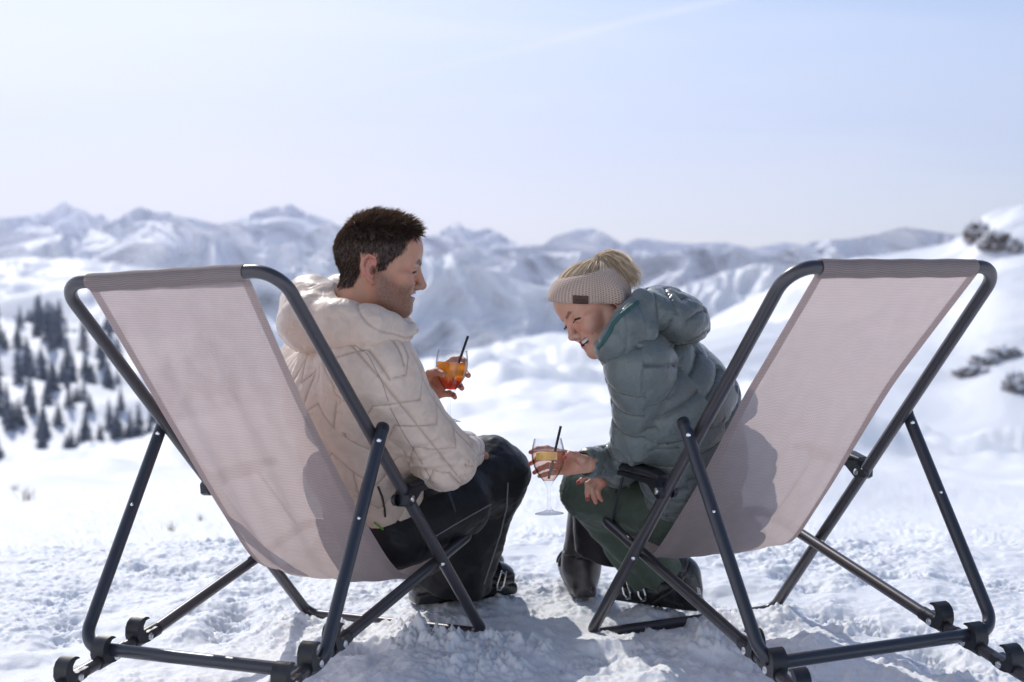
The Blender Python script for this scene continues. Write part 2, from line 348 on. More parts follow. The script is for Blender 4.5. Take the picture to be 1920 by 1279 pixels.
range_mesh('mountain_range_valley', 300, 2300, 800, 2700, 2900, 3600,
    [(300, 560), (480, 520), (600, 490), (720, 462), (800, 470), (880, 492), (960, 520), (1020, 535), (1100, 545), (1180, 555), (1260, 548), (1350, 520), (1420, 500), (1500, 505), (1600, 490), (2300, 480)],
    [(300, 760), (700, 720), (1000, 700), (2300, 690)], 16, .0030, M_S1, ny=220, crest_amp=6, ydisp=85, seed=4, warp=.6)
E_S, E_D = range_mesh('forest_slope', -900, 1300, 620, 520, 2000, 2600,
    [(-900, 500), (0, 488), (150, 480), (300, 505), (430, 545), (560, 640), (640, 700), (760, 770), (900, 840), (1300, 900)],
    [(-900, 900), (500, 900), (900, 880), (1300, 900)], 26, .007, M_S3, ny=220, crest_amp=6, seed=5, warp=.5, power=.85)
G_S, G_D = range_mesh('rocky_slope', 1120, 2900, 620, 172, 620, 900,
    [(1120, 700), (1240, 640), (1330, 600), (1420, 560), (1520, 520), (1600, 498), (1700, 482), (1780, 468), (1812, 455), (1825, 430), (1850, 412), (1880, 400), (1915, 388), (1960, 392), (2100, 360), (2900, 330)],
    [(1120, 770), (1500, 850), (2900, 960)], 8, .011, M_S2, ny=240, crest_amp=3, seed=6, warp=.7)
# --
def bolt(p, ax, r=.0055, h=.004):
    m = MB(); m.add(*lathe_vf([(0, h), (r*.55, h), (r*.95, h*.55), (r, 0), (r, -h)], p, ax, 14)); m.add(*lathe_vf([(0, h*1.25), (r*.32, h*1.2), (r*.35, h*.9)], p, ax, 10)); return m
# ------------------------------------------------------------------ modelling surfaces from distance fields
f32 = np.float32
def V3(*a): return np.array(a, dtype=np.float32)
def cap(P, a, b, ra, rb=None):
    a = np.asarray(a, f32); b = np.asarray(b, f32); rb = ra if rb is None else rb
    ab = b-a; t = np.clip(((P-a)@ab)/max(1e-9, float(ab@ab)), 0, 1)
    return np.linalg.norm(P-a-t[:, None]*ab, axis=1)-(ra+(rb-ra)*t)
def ecap(P, a, b, ra, rb, ax, k):
    """capsule whose section is k times wider along ax"""
    ax = np.asarray(ax, f32); a = np.asarray(a, f32); b = np.asarray(b, f32)
    def sq(X): return X+((X-a)@ax)[..., None]*ax*(1/k-1)
    return cap(sq(P), a, sq(b[None])[0], ra, rb)
def ell(P, c, r, R=None):
    Q = P-np.asarray(c, f32)
    if R is not None: Q = Q@np.asarray(R, f32).T
    r = np.asarray(r, f32); k0 = np.linalg.norm(Q/r, axis=1); k1 = np.linalg.norm(Q/(r*r), axis=1)
    return k0*(k0-1)/np.maximum(k1, 1e-6)
def rbox(P, c, hs, R, rad):
    Q = np.abs((P-np.asarray(c, f32))@np.asarray(R, f32).T)-(np.asarray(hs, f32)-rad)
    return np.linalg.norm(np.maximum(Q, 0), axis=1)+np.minimum(Q.max(1), 0)-rad
def smin(a, b, k):
    h = np.maximum(k-np.abs(a-b), 0)/k; return np.minimum(a, b)-h*h*k*.25
def smax(a, b, k): return -smin(-a, -b, k)
def chain(P, pts, rs, k=.01):
    d = None
    for i in range(len(pts)-1):
        e = cap(P, pts[i], pts[i+1], rs[i], rs[i+1]); d = e if d is None else smin(d, e, k)
    return d
def sdf_mesh(f, lo, hi, h, proj=1):
    lo = np.array(lo, float); hi = np.array(hi, float); S = 4
    n = np.maximum(((hi-lo)/h).astype(int)//S+2, 2)*S+1
    ax = [(lo[i]+np.arange(n[i])*h).astype(f32) for i in range(3)]
    cx = [a[::S] for a in ax]; G = np.stack(np.meshgrid(*cx, indexing='ij'), -1); C = np.concatenate([f(q) for q in np.array_split(G.reshape(-1, 3), 8)]).reshape(G.shape[:3])
    near = np.abs(C) < h*S*2.3
    m = near.copy()
    for d in range(3):
        m = m | np.roll(m, 1, d) | np.roll(m, -1, d)
    blk = m[:-1, :-1, :-1]
    val = np.repeat(np.repeat(np.repeat(C, S, 0), S, 1), S, 2)[:n[0], :n[1], :n[2]].copy()
    act = np.zeros(tuple(n), bool); act[:-1, :-1, :-1] = np.repeat(np.repeat(np.repeat(blk, S, 0), S, 1), S, 2)
    I = np.argwhere(act); pts = np.stack([ax[0][I[:, 0]], ax[1][I[:, 1]], ax[2][I[:, 2]]], -1)
    val[act] = np.concatenate([f(q) for q in np.array_split(pts, max(1, len(pts)//200000))]) if len(pts) else 0
    s = val < 0; nx, ny, nz_ = n
    cnt = np.zeros((nx-1, ny-1, nz_-1), np.int8)
    for a in (0, 1):
        for b in (0, 1):
            for c in (0, 1): cnt += s[a:nx-1+a, b:ny-1+b, c:nz_-1+c]
    cells = np.argwhere((cnt > 0) & (cnt < 8)); idx = -np.ones(cnt.shape, np.int32); idx[tuple(cells.T)] = np.arange(len(cells))
    acc = np.zeros((len(cells), 3)); num = np.zeros(len(cells))
    corner = {(a, b, c): val[cells[:, 0]+a, cells[:, 1]+b, cells[:, 2]+c].astype(float) for a in (0, 1) for b in (0, 1) for c in (0, 1)}
    for d in range(3):
        for p in (0, 1):
            for q in (0, 1):
                c0 = [p, q]; c0.insert(d, 0); c1 = list(c0); c1[d] = 1
                v0, v1 = corner[tuple(c0)], corner[tuple(c1)]; x = (v0 < 0) != (v1 < 0)
                t = np.where(x, v0/np.where(x, v0-v1, 1), 0)
                e = np.array(c0, float)[None].repeat(len(cells), 0); e[:, d] = t
                acc += e*x[:, None]; num += x
    V = lo+(cells+acc/num[:, None])*h
    quads = []
    for d in range(3):
        o1, o2 = [(1, 2), (2, 0), (0, 1)][d]
        sl0 = [slice(None)]*3; sl1 = [slice(None)]*3; sl0[d] = slice(0, n[d]-1); sl1[d] = slice(1, n[d])
        a_, b_ = s[tuple(sl0)], s[tuple(sl1)]
        E = np.argwhere(a_ != b_); ok = (E[:, o1] > 0) & (E[:, o2] > 0) & (E[:, o1] < n[o1]-1) & (E[:, o2] < n[o2]-1); E = E[ok]
        inside = a_[tuple(E.T)]
        def g(d1, d2):
            Q = E.copy(); Q[:, o1] -= d1; Q[:, o2] -= d2; return idx[tuple(Q.T)]
        q = np.stack([g(1, 1), g(0, 1), g(0, 0), g(1, 0)], -1)
        q = np.where(inside[:, None], q, q[:, ::-1]); quads.append(q)
    Fq = np.concatenate(quads); Fq = Fq[(Fq >= 0).all(1)]
    V = V.astype(f32)
    for _ in range(proj):
        g_ = grad(f, V, h*.4); V = V-(g_*f(V)[:, None]*.8).astype(f32)
    return V, Fq.astype(np.int32)
def grad(f, V, e=.001):
    g = np.stack([f(V+V3(e, 0, 0))-f(V-V3(e, 0, 0)), f(V+V3(0, e, 0))-f(V-V3(0, e, 0)), f(V+V3(0, 0, e))-f(V-V3(0, 0, e))], -1)
    return g/np.maximum(np.linalg.norm(g, axis=1), 1e-9)[:, None]
def unit(v): v = np.asarray(v, float); return v/np.linalg.norm(v)
def sstep(a, b, x): t = np.clip((x-a)/(b-a), 0, 1); return t*t*(3-2*t)
VIEW = unit(_f0)

def cloth_coords(P, pts, ref=None):
    """u metres along a chain of points, v metres around it (0 on the side of ref)"""
    best = None; cum = 0
    for i in range(len(pts)-1):
        a, b = np.asarray(pts[i], f32), np.asarray(pts[i+1], f32); ab = b-a; L = float(np.linalg.norm(ab)); d = ab/L
        t = (P-a)@d; tc = np.clip(t, 0, L) if 0 < i < len(pts)-2 else (np.clip(t, None, L) if i == 0 and len(pts) > 2 else (np.clip(t, 0, None) if len(pts) > 2 else t))
        q = P-a-tc[:, None]*d; r = np.linalg.norm(P-a-np.clip(t, 0, L)[:, None]*d, axis=1)
        e = np.asarray(ref, float); e = unit(e-d*(e@d)).astype(f32); g = np.cross(d, e).astype(f32)
        ang = np.arctan2(q@g, q@e)
        rec = (r, cum+tc, ang)
        if best is None: best = [x.copy() for x in rec]
        else:
            m = r < best[0]
            for k in range(3): best[k][m] = rec[k][m]
        cum += L
    return best[1], best[2]
def skin_mat():
    m, nt, b = new_mat('skin'); a = N(nt, 'ShaderNodeVertexColor'); a.layer_name = 'tint'
    g = N(nt, 'ShaderNodeTexCoord'); n = N(nt, 'ShaderNodeTexNoise'); n.inputs['Scale'].default_value = 160; n.inputs['Detail'].default_value = 4; lk(nt, g.outputs['Object'], n.inputs['Vector'])
    n2 = N(nt, 'ShaderNodeTexNoise'); n2.inputs['Scale'].default_value = 28; n2.inputs['Detail'].default_value = 3; lk(nt, g.outputs['Object'], n2.inputs['Vector'])
    mx = N(nt, 'ShaderNodeMix', data_type='RGBA', blend_type='MULTIPLY'); mx.inputs[0].default_value = 1; lk(nt, a.outputs[0], mx.inputs[6])
    cc = N(nt, 'ShaderNodeMix', data_type='RGBA'); lk(nt, mapr(nt, n2.outputs['Fac'], .35, .65, 0, 1), cc.inputs[0]); cc.inputs[6].default_value = (1.05, .93, .92, 1); cc.inputs[7].default_value = (.98, 1.03, 1.02, 1)
    lk(nt, cc.outputs[2], mx.inputs[7]); lk(nt, mx.outputs[2], b.inputs['Base Color'])
    b.inputs['Roughness'].default_value = .46; b.inputs['Subsurface Weight'].default_value = .22; b.inputs['Subsurface Radius'].default_value = (.012, .005, .003); b.inputs['Subsurface Scale'].default_value = .8
    bp = N(nt, 'ShaderNodeBump'); bp.inputs['Strength'].default_value = .16; bp.inputs['Distance'].default_value = .0008; lk(nt, n.outputs['Fac'], bp.inputs['Height']); lk(nt, bp.outputs[0], b.inputs['Normal'])
    return m
M_SKIN = skin_mat()
M_TEETH = simple('tooth_enamel', (.80, .76, .68), .2, coat=.3)
def hair_mat(name, c1, c2, glow=2.0):
    m, nt, b = new_mat(name); g = N(nt, 'ShaderNodeNewGeometry')
    x = N(nt, 'ShaderNodeMix', data_type='RGBA'); lk(nt, g.outputs['Random Per Island'], x.inputs[0]); x.inputs[6].default_value = (*c1, 1); x.inputs[7].default_value = (*c2, 1); lk(nt, x.outputs[2], b.inputs['Base Color'])
    b.inputs['Roughness'].default_value = .5; b.inputs['Specular IOR Level'].default_value = .35
    tr = N(nt, 'ShaderNodeBsdfTranslucent'); hs = N(nt, 'ShaderNodeHueSaturation'); hs.inputs['Value'].default_value = glow; lk(nt, x.outputs[2], hs.inputs['Color']); lk(nt, hs.outputs[0], tr.inputs[0])
    ms = N(nt, 'ShaderNodeMixShader'); ms.inputs[0].default_value = .4; lk(nt, b.outputs[0], ms.inputs[1]); lk(nt, tr.outputs[0], ms.inputs[2]); lk(nt, ms.outputs[0], nt.nodes['Material Output'].inputs[0]); return m
def ribbons(name, paths, width, mat, parent, tip=.15):
    """many thin tapering strands as one mesh; paths (n, k, 3)"""
    P = np.asarray(paths, float); n, k, _ = P.shape; T = np.gradient(P, axis=1); T /= np.maximum(np.linalg.norm(T, axis=2, keepdims=True), 1e-9)
    rnd = np.random.RandomState(3).normal(size=(n, 1, 3)); S = np.cross(T, rnd*.6-VIEW); S /= np.maximum(np.linalg.norm(S, axis=2, keepdims=True), 1e-9)
    w = width*(1-(1-tip)*np.linspace(0, 1, k)**2)[None, :, None]*(np.random.RandomState(4).uniform(.6, 1.3, (n, 1, 1)))
    V = np.stack([P-S*w/2, P+S*w/2], 2).reshape(-1, 3)
    i = np.arange(n)[:, None]*(2*k)+np.arange(k-1)[None]*2; i = i.ravel()
    return mesh(name, V, np.stack([i, i+1, i+3, i+2], -1), mat, parent)

# ------------------------------------------------------------------ heads
EYE_LINE = [(.0845, .0185, -.0060), (.0870, .0265, -.0030), (.0857, .0355, -.0025), (.0785, .0450, -.0055)]
def head_field(P, fem=False):
    X, Y, Z = P[:, 0], P[:, 1], P[:, 2]; Q = P.copy(); Q[:, 1] = np.abs(Y)      # left-right symmetric
    jw = .88 if fem else 1.0
    d = ell(Q, (-.002, 0, .040), (.092, .073, .078))
    d = smin(d, ell(Q, (.031, 0, .045), (.064, .061, .052)), .03)
    d = smin(d, ell(Q, (.029, 0, -.034), (.052, .055*jw, .070)), .03)
    d = smin(d, cap(Q, (0, .054*jw, -.03), (.002, .048*jw, -.060), .019, .017), .025)
    d = smin(d, cap(Q, (.002, .048*jw, -.060), (.056, .015, -.091), .016, .0155), .022)
    d = smin(d, ell(Q, (.062, 0, -.087), (.0165, .018, .0165)), .016)
    d = smin(d, ell(Q, (.056, .036, -.030), (.026, .021, .020)), .016)          # lifted smiling cheeks
    d = smin(d, ell(Q, (.050, .048, -.012), (.022, .016, .012)), .015)
    d = smin(d, cap(Q, (.0835, .010, .0135), (.069, .041, .018), .0105 if not fem else .0085, .009), .014)
    d = smax(d, -ell(Q, (.101, .030, -.002), (.018, .015, .011)), .012)
    d = smin(d, ell(Q, (.0745, .0305, -.0025), (.0125, .0145, .0125)), .004)    # eyeball under the lids
    d = smax(d, -chain(Q, EYE_LINE, [.0009]*4, .002), .0025)
    nr = .0085 if fem else .0095
    d = smin(d, cap(Q, (.0855, 0, .006), (.0985, 0, -.033), .0072, nr), .010)
    d = smin(d, ell(Q, (.0975, 0, -.0355), (.0105, .0095, .0085)), .006)
    d = smin(d, ell(Q, (.0885, .0115, -.0385), (.0095, .0062, .0068)), .005)
    d = smax(d, -ell(Q, (.0935, .0065, -.0465), (.0045, .0032, .004)), .002)
    d = smin(d, ell(Q, (.063, 0, -.056), (.0185, .027, .023)), .014)
    if fem:
        # open laughing mouth
        up = chain(Q, [(.064, .0300, -.0465), (.0755, .017, -.0520), (.0815, 0, -.0535)], [.0028, .0040, .0046], .004)
        lo = chain(Q, [(.064, .0300, -.0475), (.0735, .018, -.0640), (.0775, 0, -.0705)], [.0028, .0048, .0058], .004)
        d = smin(smin(d, up, .004), lo, .005)
        d = smax(d, -np.minimum(ell(Q, (.077, 0, -.0605), (.014, .0235, .0078)), ell(Q, (.073, .014, -.0555), (.010, .013, .0042))), .003)
    else:
        up = chain(Q, [(.062, .0295, -.0470), (.0735, .016, -.0515), (.0815, 0, -.0525)], [.0026, .0038, .0044], .004)
        lo = chain(Q, [(.062, .0295, -.0480), (.0725, .017, -.0600), (.0785, 0, -.0640)], [.0026, .0044, .0052], .004)
        d = smin(smin(d, up, .004), lo, .005)
        d = smax(d, -ell(Q, (.0775, 0, -.0572), (.0145, .0265, .0042)), .0025)
    d = smax(d, -cap(Q, (.072, .0345, -.030), (.062, .0385, -.052), .0006 if fem else .0016), .005)  # smile fold
    # ear
    hx = [(-.002, .072, .012), (-.006, .079, .026), (-.018, .083, .0315), (-.0295, .085, .024), (-.032, .085, .008), (-.027, .082, -.008), (-.017, .0775, -.021), (-.009, .0745, -.0275)]
    e = chain(Q, hx, [.0030, .0036, .0040, .0042, .0040, .0038, .0045, .0050], .003)
    e = smin(e, ell(Q, (-.017, .0755, .004), (.0145, .0045, .027)), .004)
    e = smin(e, chain(Q, [(-.018, .080, .020), (-.0225, .0805, .006), (-.017, .0785, -.010)], [.0028, .003, .003], .003), .003)
    e = smin(e, ell(Q, (-.0015, .0745, -.003), (.004, .0045, .006)), .003)
    e = smax(e, -ell(Q, (-.0085, .0795, -.001), (.0062, .009, .0105)), .003)
    d = smin(d, e, .005)
    nk = .047 if fem else .0565
    d = smin(d, ecap(P, (-.022, 0, -.035), (-.062, 0, -.17), nk, nk*1.08, (0, 1, 0), 1.0), .022)
    return d
def head_cols(V, fem):
    X, Y, Z = V.T; A = np.abs(Y); n = fbm(V*60, 3); n2 = fbm(V*400+3, 2)
    base = np.array([.60, .335, .235]) if fem else np.array([.54, .285, .19])
    c = np.tile(base, (len(V), 1))*(1+.05*n[:, None])
    def mix(m, col, k=1): nonlocal c; m = np.clip(m*k, 0, 1)[:, None]; c = c*(1-m)+np.array(col)*m
    def dist(q): return np.linalg.norm(np.stack([X, A, Z], -1)-np.array(q), axis=1)
    red = np.array([.56, .20, .16])
    mix(np.exp(-(dist((.070, .040, -.028))/.020)**2), red, .42 if not fem else .36)
    mix(np.exp(-(dist((.108, 0, -.036))/.013)**2), red, .35)
    mix(np.exp(-(np.hypot((X+.0065)/.0045, (Z+.002)/.0075))**4)*(A > .062), (.05, .02, .016), .95)  # ear hollow: its shade painted into the skin tint
    mix(sstep(.070, .080, A)*(X < .004)*(X > -.04)*(Z < .04)*(Z > -.035), red, .55)
    if not fem:
        jaw = sstep(.004, -.030, Z+.35*(X-.03)*(X < .03)-.0*X)*sstep(-.020, .012, X)*sstep(-.130, -.095, Z)
        jaw = jaw*(1-np.exp(-(dist((.080, .030, -.018))/.024)**2)*1.0)*(1-np.exp(-(dist((.10, 0, -.03))/.020)**2))
        cheekclear = sstep(-.020, -.040, Z)*1.0+sstep(.05, .02, X)
        mix(jaw*np.clip(cheekclear, 0, 1)*(.85+.5*np.clip(n2, -.5, .5)), (.115, .066, .045), .72)
    # lips
    lipc = (.50, .17, .155) if fem else (.47, .22, .19)
    ld = chain(np.stack([X, A, Z], -1).astype(f32), ([(.064, .030, -.0465), (.0755, .017, -.0520), (.0815, 0, -.0535)] if fem else [(.062, .0295, -.047), (.0735, .016, -.0515), (.0815, 0, -.0525)]), [.0032, .0052, .0056], .004)
    l2 = chain(np.stack([X, A, Z], -1).astype(f32), ([(.064, .030, -.0475), (.0735, .018, -.0640), (.0775, 0, -.0705)] if fem else [(.062, .0295, -.048), (.0725, .017, -.0600), (.0785, 0, -.0640)]), [.0032, .006, .0068], .004)
    mix(sstep(.0015, -.0008, np.minimum(ld, l2)), lipc, .9)
    inner = ell(np.stack([X, A, Z], -1).astype(f32), (.073, 0, -.0600), (.0125, .024, .0075)) if fem else ell(np.stack([X, A, Z], -1).astype(f32), (.074, 0, -.0575), (.010, .0215, .0034))
    mix((inner < .0006) & (X < (.0745 if fem else .0745)), (.10, .025, .022), .95)
    # lashes, brows
    lash = chain(np.stack([X, A, Z], -1).astype(f32), EYE_LINE, [.0016]*4, .002)
    mix(sstep(.0020, .0000, lash), (.02, .012, .01), .95)
    br = chain(np.stack([X, A, Z], -1).astype(f32), [(.0935, .012, .0125), (.0895, .027, .0195), (.0745, .045, .0165)] if fem else [(.0945, .011, .0135), (.0885, .028, .0185), (.0755, .044, .0155)], [.0042, .0052, .0026] if not fem else [.0030, .0034, .0016], .003)
    mix(sstep(.0022, -.0012, br), (.13, .07, .045) if fem else (.045, .025, .018), .8)
    if not fem:
        hm = hair_mask(X, A, Z); mix(hm, (.030, .019, .014), .93)
    return c
def hair_mask(X, A, Z):
    xf = np.interp(Z, [-.05, -.040, -.01, .0, .012, .024, .036, .052, .064, .072, .085, .13], [-.075, -.055, -.036, .016, .022, .034, .052, .060, .062, .078, .088, .1])
    m = sstep(.007, -.004, X-xf)*sstep(-.046, -.036, Z+.0*X)
    ear = sstep(-.040, -.034, X)*sstep(.0, .010, X*-1+.006)*sstep(.040, .030, Z)*(A > .05)
    return m*(1-ear)

class Frame:
    def __init__(s, O, F, U, sc):
        s.O = np.array(O, float); F = unit(F); L = unit(np.cross(U, F)); U = np.cross(F, L); s.R = np.stack([F, L, U], 1); s.sc = sc
    def w(s, P): return s.O+(np.asarray(P, float)*s.sc)@s.R.T
    def l(s, P): return ((np.asarray(P, float)-s.O)@s.R)/s.sc

# hands: every finger its own bent chain
SKB = {'m': (.53, .28, .19), 'f': (.60, .335, .24)}
def hand_mesh(wr, fore, kn, pips, dips, tips, thumb, r, h=.0019, palm_pts=(), nails=None, key='m'):
    pts = np.vstack([wr[None], kn, pips, dips, tips, thumb, fore[None]]); lo = pts.min(0)-.025; hi = pts.max(0)+.025
    def f(P):
        d = cap(P, fore, wr, r*2.9, r*2.45)
        for i in range(4): d = smin(d, cap(P, wr+(kn[i]-wr)*.12+(kn[i]-kn.mean(0))*.35, kn[i], r*1.45, r*1.18), .010)
        for i in range(3): d = smin(d, cap(P, (kn[i]+kn[i+1])/2, wr+((kn[i]+kn[i+1])/2-wr)*.2, r*1.1, r*1.3), .010)
        d = smin(d, cap(P, wr*.75+thumb[0]*.25, thumb[0], r*1.6, r*1.55), .012)
        for q, rr in palm_pts: d = smin(d, cap(P, q, q, rr), .012)
        for i in range(4):
            k = (1.0, 1.03, .97, .86)[i]
            e = chain(P, [kn[i], pips[i], dips[i], tips[i]], [r*1.08*k, r*.98*k, r*.88*k, r*.74*k], .0025)
            e = smin(e, cap(P, pips[i], pips[i], r*1.03*k), .003)
            d = smin(d, e, .0045)
        t = chain(P, list(thumb), [r*1.5, r*1.12, r*1.08, r*.86], .004)
        return smin(d, t, .007)
    V, Fq = sdf_mesh(f, lo, hi, h)
    c = np.tile(np.array(SKB[key]), (len(V), 1))*(1+.06*fbm(V*70, 3)[:, None])
    for q in list(tips)+[thumb[-1]]+list(kn):
        m = np.exp(-(np.linalg.norm(V-q, axis=1)/.013)**2)[:, None]*.45; c = c*(1-m)+np.array([.60, .20, .16])*m
    if nails is not None:
        for q, n_ in nails:
            m = (np.linalg.norm(V-q, axis=1) < .0062)[:, None]*n_[3]; c = c*(1-m)+np.array(n_[:3])*m
    return V, Fq, c
def join(parts):
    V = []; Fq = []; C = []; o = 0
    for v, f_, c in parts:
        V.append(v); Fq.append(f_+o); C.append(c); o += len(v)
    return np.vstack(V), np.vstack(Fq), np.vstack(C)
from mathutils.bvhtree import BVHTree
def bvh_of(o):
    me = o.data; me.calc_loop_triangles(); mw = o.matrix_world; return BVHTree.FromPolygons([mw @ v.co for v in me.vertices], [p.vertices[:] for p in me.polygons])
def ray_px(bv, px, py, off=.0012, d0=1.5):
    p = at(px, py, d0); d = unit(p-CAM); hit = bv.ray_cast(Vector(p), Vector(d), 6)
    if hit[0] is None: return None
    n = np.array(hit[1]); n = n if n@d < 0 else -n
    return np.array(hit[0])+n*off, n
def decal(name, bv, polys, mat, parent, off=.0012, sub=3):
    """marks laid on a garment: thin shapes that follow the surface below"""
    V = []; Fc = []
    for poly in polys:
        P = np.array(poly, float); n = len(P); c = P.mean(0); o = len(V); ok = True; rows = []
        for k in range(sub+1):
            rows.append(c+(P-c)*k/sub if k else c[None])
        pts = np.vstack(rows); W_ = []
        for q in pts:
            r = ray_px(bv, q[0], q[1], off)
            if r is None: ok = False; break
            W_.append(r[0])
        if not ok: continue
        V += W_
        for k in range(n): Fc.append((o, o+1+k, o+1+(k+1) % n))
        for k in range(1, sub):
            a = o+1+(k-1)*n; b = o+1+k*n
            for j in range(n): Fc.append((a+j, b+j, b+(j+1) % n, a+(j+1) % n))
    return mesh(name, np.array(V), Fc, mat, parent) if V else None
def seam(name, bv, pts, mat, parent, r=.0008, off=.0002, n=40):
    P = np.array(pts, float); s_ = np.r_[0, np.cumsum(np.hypot(*np.diff(P, axis=0).T))]; u = np.linspace(0, s_[-1], n)
    path = []
    for x in u:
        q = ray_px(bv, np.interp(x, s_, P[:, 0]), np.interp(x, s_, P[:, 1]), off)
        if q is not None and (not path or np.linalg.norm(q[0]-path[-1]) < .03): path.append(q[0])
    return path
# ------------------------------------------------------------------ deck chairs
def weave_mat():
    m, nt, b = new_mat('mesh_fabric')
    uv = N(nt, 'ShaderNodeUVMap'); sp = N(nt, 'ShaderNodeSeparateXYZ'); lk(nt, uv.outputs[0], sp.inputs[0])
    P = 1/.0046
    def wave(s, ph=0): return mth(nt, 'SINE', mth(nt, 'ADD', mth(nt, 'MULTIPLY', s, 2*math.pi*P), ph))
    wu, wv = wave(sp.outputs[0]), wave(sp.outputs[1])
    hole = mapr(nt, mth(nt, 'ADD', wu, wv), .9, 1.4, 0, .32)        # open squares of the weave
    n = N(nt, 'ShaderNodeTexNoise'); n.inputs['Scale'].default_value = 30; n.inputs['Detail'].default_value = 3; lk(nt, uv.outputs[0], n.inputs['Vector'])
    cm = N(nt, 'ShaderNodeMix', data_type='RGBA'); lk(nt, mapr(nt, wv, -.6, .6, 0, 1), cm.inputs[0])
    cm.inputs[6].default_value = (.58, .485, .465, 1); cm.inputs[7].default_value = (.47, .39, .385, 1)
    c2 = N(nt, 'ShaderNodeMix', data_type='RGBA', blend_type='MULTIPLY'); c2.inputs[0].default_value = 1; lk(nt, cm.outputs[2], c2.inputs[6])
    cr = N(nt, 'ShaderNodeCombineColor'); k = mapr(nt, n.outputs['Fac'], .3, .7, .97, 1.02)
    for i in range(3): lk(nt, k, cr.inputs[i])
    lk(nt, cr.outputs[0], c2.inputs[7])
    lk(nt, c2.outputs[2], b.inputs['Base Color']); b.inputs['Roughness'].default_value = .6; b.inputs['Specular IOR Level'].default_value = .3
    bp = N(nt, 'ShaderNodeBump'); bp.inputs['Strength'].default_value = .5; bp.inputs['Distance'].default_value = .001; lk(nt, mth(nt, 'MULTIPLY', wu, wv), bp.inputs['Height']); lk(nt, bp.outputs[0], b.inputs['Normal'])
    tr = N(nt, 'ShaderNodeBsdfTranslucent'); lk(nt, c2.outputs[2], tr.inputs[0])
    m1 = N(nt, 'ShaderNodeMixShader'); m1.inputs[0].default_value = .5; lk(nt, b.outputs[0], m1.inputs[1]); lk(nt, tr.outputs[0], m1.inputs[2])
    tp = N(nt, 'ShaderNodeBsdfTransparent'); m2 = N(nt, 'ShaderNodeMixShader'); lk(nt, hole, m2.inputs[0]); lk(nt, m1.outputs[0], m2.inputs[1]); lk(nt, tp.outputs[0], m2.inputs[2])
    lk(nt, m2.outputs[0], nt.nodes['Material Output'].inputs[0]); return m
M_MESH = weave_mat()
CS = .9
FIT = dict(Ty=-.45, Tz=1.0212, By=.5061, tA=.3915, Cy=-.3941, Cz=.1339, Sy=.4975, Sz=.2982, w1=.60, w2=.6658, w3=.5439, tR=.5533)
class Chair:
    def __init__(s, org, a, tp, tr, targets):
        s.o = np.array(org)*CS; s.a = a; s.tp = tp; s.tr = tr
        f = FIT; T = np.array([f['Ty'], f['Tz']]); B = np.array([f['By'], 0]); S = np.array([f['Sy'], f['Sz']]); C = np.array([f['Cy'], f['Cz']])
        K = S+(C+np.array([0, -.035])-S)*.83; R = S+(C+np.array([0, -.035])-S)*1.22; A = T+(B-T)*f['tA']; Vv = T+(B-T)*f['tR']
        s.p = {}
        for sg, n in ((-1, 'l'), (1, 'r')):
            for k, q, w in (('T', T, 'w1'), ('B', B, 'w1'), ('A', A, 'w2'), ('C', C, 'w2'), ('S', S, 'w3'), ('K', K, 'w3'), ('R', R, 'w3'), ('V', Vv, 'w1')):
                P = s.W(sg*f[w]/2*CS, q[0]*CS, q[1]*CS)
                if k+n in targets:
                    d = (P-CAM)@_f0; P = at(*targets[k+n], d)
                s.p[k+n] = P
    def W(s, lx, ly, lz):
        ly, lz = ly*math.cos(s.tp)-lz*math.sin(s.tp), ly*math.sin(s.tp)+lz*math.cos(s.tp)
        lx, lz = lx*math.cos(s.tr)+lz*math.sin(s.tr), -lx*math.sin(s.tr)+lz*math.cos(s.tr)
        c, q = math.cos(s.a), math.sin(s.a)
        return s.o+np.array([lx*c-ly*q, lx*q+ly*c, lz])
CL = Chair((-.5736, 3.6081, -.0055), -.4381, -.0144, -.0248, {'Tr': (522, 506), 'Tl': (112, 531), 'Br': (907, 1188), 'Bl': (579, 1151), 'Cr': (600, 1263), 'Cl': (154, 1212), 'Ar': (715, 812), 'Al': (303, 800), 'Sr': (882, 1000), 'Kl': (292, 1180), 'Rl': (92, 1296), 'Kr': (650, 1193), 'Rr': (520, 1300), 'Vr': (759, 935), 'Vl': (394, 915)})
CR = Chair((.702, 3.6326, .0055), .4144, -.0113, .003, {'Tl': (1480, 501), 'Tr': (1876, 500), 'Bl': (1106, 1190), 'Br': (1449, 1143), 'Al': (1285, 802), 'Ar': (1703, 780), 'Cl': (1432, 1246), 'Cr': (1867, 1183), 'Sl': (1131, 972), 'Kl': (1397, 1208), 'Rl': (1512, 1312), 'Kr': (1736, 1153), 'Rr': (1935, 1276), 'Vl': (1245, 920), 'Vr': (1618, 884)})
